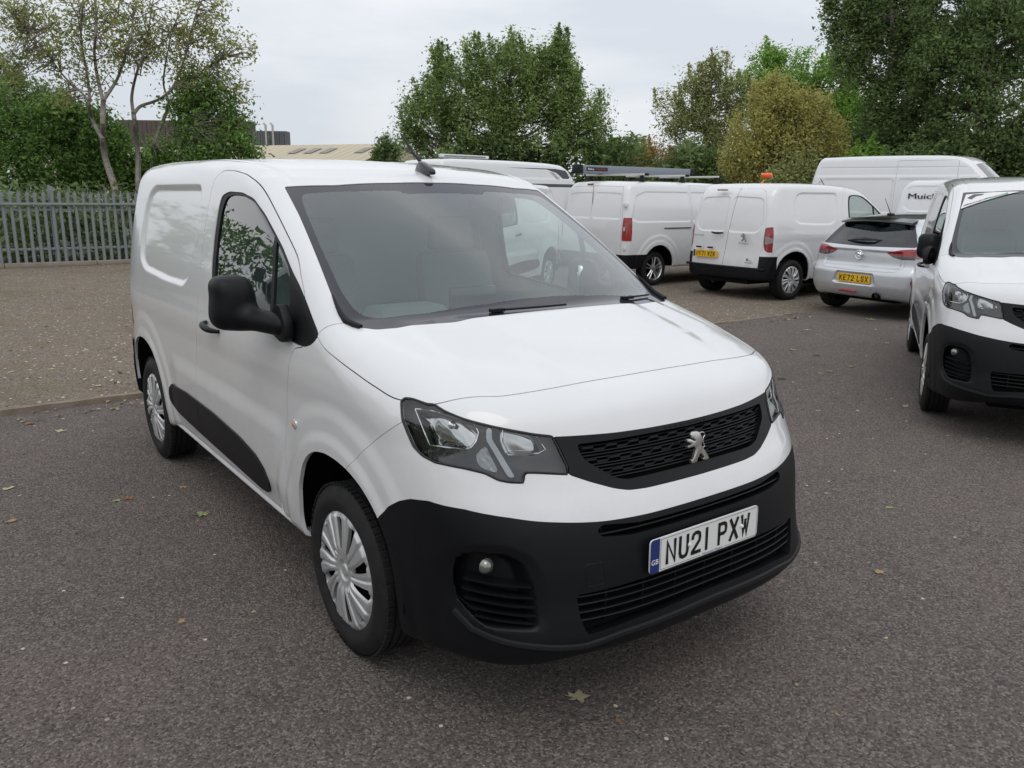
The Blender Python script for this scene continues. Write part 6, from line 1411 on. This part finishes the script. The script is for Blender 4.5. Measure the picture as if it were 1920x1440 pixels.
for i, (px, py, q, d, m, lab) in enumerate([(1180, 290, 34, 36, 'olive', 'thin grey-green scrub right of the broad tree'), (1140, 300, 30, 35, 'mid', 'low dark shrub at the foot of the broad tree'), (1235, 305, 34, 33, 'red', 'low shrub with reddening leaves above the pipe carrier'), (1290, 312, 34, 32, 'red', 'green and orange shrub above the roof bars'), (1345, 320, 32, 31, 'olive', 'olive shrub behind the orange beacon'), (1620, 320, 40, 26, 'bright', 'bright green shrub behind the large high roof van'), (1720, 315, 50, 25, 'dark', 'dark undergrowth shrub below the tall poplar'), (1860, 315, 55, 25, 'dark', 'dark undergrowth shrub at the right edge'), (1490, 345, 50, 26, 'olive', 'olive hedge shrub behind the NV71 WZK van')]):
    TR('shrub', lab, 'shrub', gb(px, d), [(px, py, q), (px-q*.7, py+q*.5, q*.8), (px+q*.7, py+q*.45, q*.8), (px, py+q*1.3, q*1.1)], d, LF[m], MT['bark'], 130, 80, .055, 40+i, shoots=14, up=.4, group='shrubs behind the parked vans', trunk_r=.04, twig=.2, csize=.30)
tw = at(1180, 262, 36)
# left: pale-barked trees with few leaves, trunks traced as they stand
def bare_tree(label, d, stems, clumps, lm, seed, nleaf=26, lsize=.055, csize=.30, extra=70):
    r = np.random.default_rng(seed); root = empty('bare_birch', (0, 0, 0), 0, label, 'tree', 'pale-barked trees behind the fence'); b = MB(); allp = []
    for pts, r0, r1 in stems:
        q = []
        for j, (px, py) in enumerate(pts):
            p = at(px, py, d+.5*math.sin(j*1.7+seed)+(.0 if j == 0 else r.normal(0, .15))); q.append(p)
        if pts[0][1] > 340: q = [np.array([q[0][0], q[0][1], -.1])]+q
        Q = np.array(q); n = len(Q); m_ = np.linspace(0, n-1, n*4); Qs = np.stack([np.interp(m_, np.arange(n), Q[:, k]) for k in range(3)], 1); ker = np.array([.25, .5, .25])
        for _ in range(3):
            Qs[1:-1] = Qs[:-2]*.25+Qs[1:-1]*.5+Qs[2:]*.25
        b.tube(list(Qs), list(np.linspace(r0, r1, len(Qs))), 7); allp.append((Qs, r1))
    b.obj('trunk', MT['birchbark'], root)
    P = np.concatenate([q for q, _ in allp]); hi = P[P[:, 2] > 2.0]; C = []; T = MB()
    Ls = [(at(x, y, d), q*d/CF) for x, y, q in clumps]; w = np.array([q**2 for _, q in Ls]); w /= w.sum()
    for i in range(extra*3):
        k = r.choice(len(Ls), p=w); c = Ls[k][0]+unit(r.normal(0, 1, 3))*Ls[k][1]*r.random()**.45; C.append(c)
        j = np.argmin(np.linalg.norm(hi-c, axis=1)+r.random(len(hi))*1.2); p = hi[j]; mid = (p+c)/2+r.normal(0, .10, 3)
        if i < extra*2: T.tube([p, mid, c], [.016, .010, .004], 4)
    T.obj('branches', MT['birchbark'], root); leaf_cloud('crown', np.array(C), csize*np.exp(r.normal(0, .3, len(C))), nleaf, lsize, lm, root, seed+3); return root
bare_tree('pale forked birch with bare grey trunk left of the foreground van', 20.1, [([(218, 358), (208, 330), (198, 300), (192, 265), (193, 230), (193, 195), (194, 188)], .085, .06), ([(193, 262), (180, 240), (172, 222), (166, 200), (168, 175), (165, 150), (160, 120), (150, 70), (155, 10), (158, -30)], .05, .02), ([(194, 190), (186, 160), (180, 130), (176, 95), (181, 60), (180, 20), (178, -30)], .05, .018), ([(194, 188), (210, 165), (222, 145), (235, 105), (246, 70), (250, 30), (262, -20)], .045, .015), ([(166, 188), (150, 170), (120, 145), (85, 95), (55, 60), (30, 30)], .03, .01), ([(180, 75), (200, 58), (215, 35), (225, 0)], .018, .007)],
    [(160, 30, 60), (90, 40, 60), (230, 30, 55), (60, 100, 50), (140, 110, 60), (230, 100, 50), (40, 30, 60), (180, 150, 35), (120, 180, 30), (20, 130, 40)], LF['birch'], 61, extra=150, nleaf=16, lsize=.044, csize=.24)
bare_tree('pale birch with a bent right-hand branch beside the first birch', 20.6, [([(258, 345), (260, 300), (256, 260), (252, 225), (250, 212)], .075, .055), ([(250, 212), (246, 185), (250, 160), (258, 130), (270, 100), (278, 60), (285, 10)], .045, .014), ([(251, 214), (262, 198), (285, 192), (305, 183), (325, 165), (340, 130), (352, 90), (362, 40), (380, 0)], .045, .012), ([(325, 165), (350, 150), (385, 130), (420, 105)], .02, .006), ([(258, 130), (280, 100), (310, 75), (330, 40)], .02, .007)],
    [(300, 40, 60), (370, 40, 55), (330, 100, 50), (400, 70, 45), (430, 100, 45), (270, 90, 40), (420, 25, 30), (460, 90, 20), (450, 165, 22), (400, 150, 45), (350, 160, 40)], LF['birch'], 62, extra=120, nleaf=15, lsize=.044, csize=.24)
bare_tree('slim leaning birch with green leaves near the roof of the foreground van', 20.9, [([(290, 350), (286, 320), (284, 290), (290, 265), (300, 240), (315, 205), (318, 190)], .06, .04), ([(318, 192), (305, 160), (310, 120), (318, 80), (322, 40)], .03, .01), ([(318, 192), (335, 170), (350, 150), (365, 120)], .025, .008), ([(360, 330), (358, 300), (362, 260), (368, 220), (380, 190)], .025, .008)],
    [(385, 170, 45), (350, 200, 40), (420, 200, 35), (380, 250, 45), (430, 270, 38), (350, 280, 35), (470, 285, 22), (400, 300, 45), (310, 290, 30), (440, 235, 26)], LF['bush'], 63, extra=110, nleaf=44, lsize=.047)
for i, (lob, m, lab, n) in enumerate([([(30, 250, 60), (90, 230, 45), (20, 310, 60), (90, 300, 60), (-30, 200, 60)], 'bush', 'dense dark green bush behind the fence at the left edge', 420), ([(150, 240, 42), (200, 275, 48), (160, 310, 55), (215, 320, 35), (120, 215, 35), (185, 230, 30)], 'bush', 'dense dark green bush behind the birch trunks', 400), ([(270, 320, 34), (310, 330, 34), (350, 330, 30), (250, 345, 20), (300, 290, 24)], 'bush', 'low green bush at the foot of the slim birch', 170), ([(15, 205, 40), (60, 190, 45), (105, 200, 35), (-10, 150, 50)], 'dark', 'dark upper bush hiding the brick chimney block', 170)]):
    TR('bush', lab, 'bush', gb(lob[0][0], 22.2+i*.6), lob, 22.4+i*.6, LF[m], MT['bark'], n, 58, .050, 70+i, group='bushes behind the palisade fence', trunk_r=.05, twig=.3, csize=.26)
# hedge mass closing the yard behind everything
def mass(name, label, pts, m, n, nleaf, seed, zh=(0.2, 2.2), ls=.09):
    r = np.random.default_rng(seed); pts = np.array(pts, float); k = r.integers(0, len(pts)-1, n); t = r.random((n, 1)); C = pts[k]*(1-t)+pts[k+1]*t; C = np.concatenate([C+r.normal(0, .6, (n, 2)), r.uniform(zh[0], zh[1], (n, 1))], 1)
    o = leaf_cloud(name, C, np.full(n, .45), nleaf, ls, m, None, seed); tag(o, label, 'undergrowth', kind='stuff'); return o
mass('undergrowth', 'dark undergrowth filling the gap behind the palisade fence', [(-19.6, -6), (-19.8, 0), (-19.8, 6), (-20, 12), (-21, 18)], LF['dark'], 600, 60, 91, zh=(.1, 1.5), ls=.07)
mass('hedge_mass', 'dark leafy hedge closing the yard behind the parked vans', [(-24, 14), (-21, 19), (-17, 24), (-12, 26), (-6, 27), (0, 27)], LF['dark'], 800, 60, 92, zh=(.2, 3.4), ls=.10)
mass('left_thicket', 'leafy thicket beyond the left end of the fence', [(-19.5, -5), (-18, -12), (-14, -20)], LF['bush'], 260, 50, 93, zh=(.2, 3.2), ls=.10)

mass('near_thicket', 'leafy thicket along the left side of the yard outside the picture', [(-14, -9), (-6, -10), (0, -11), (8, -12)], LF['bush'], 300, 46, 94, zh=(.2, 2.8), ls=.12)
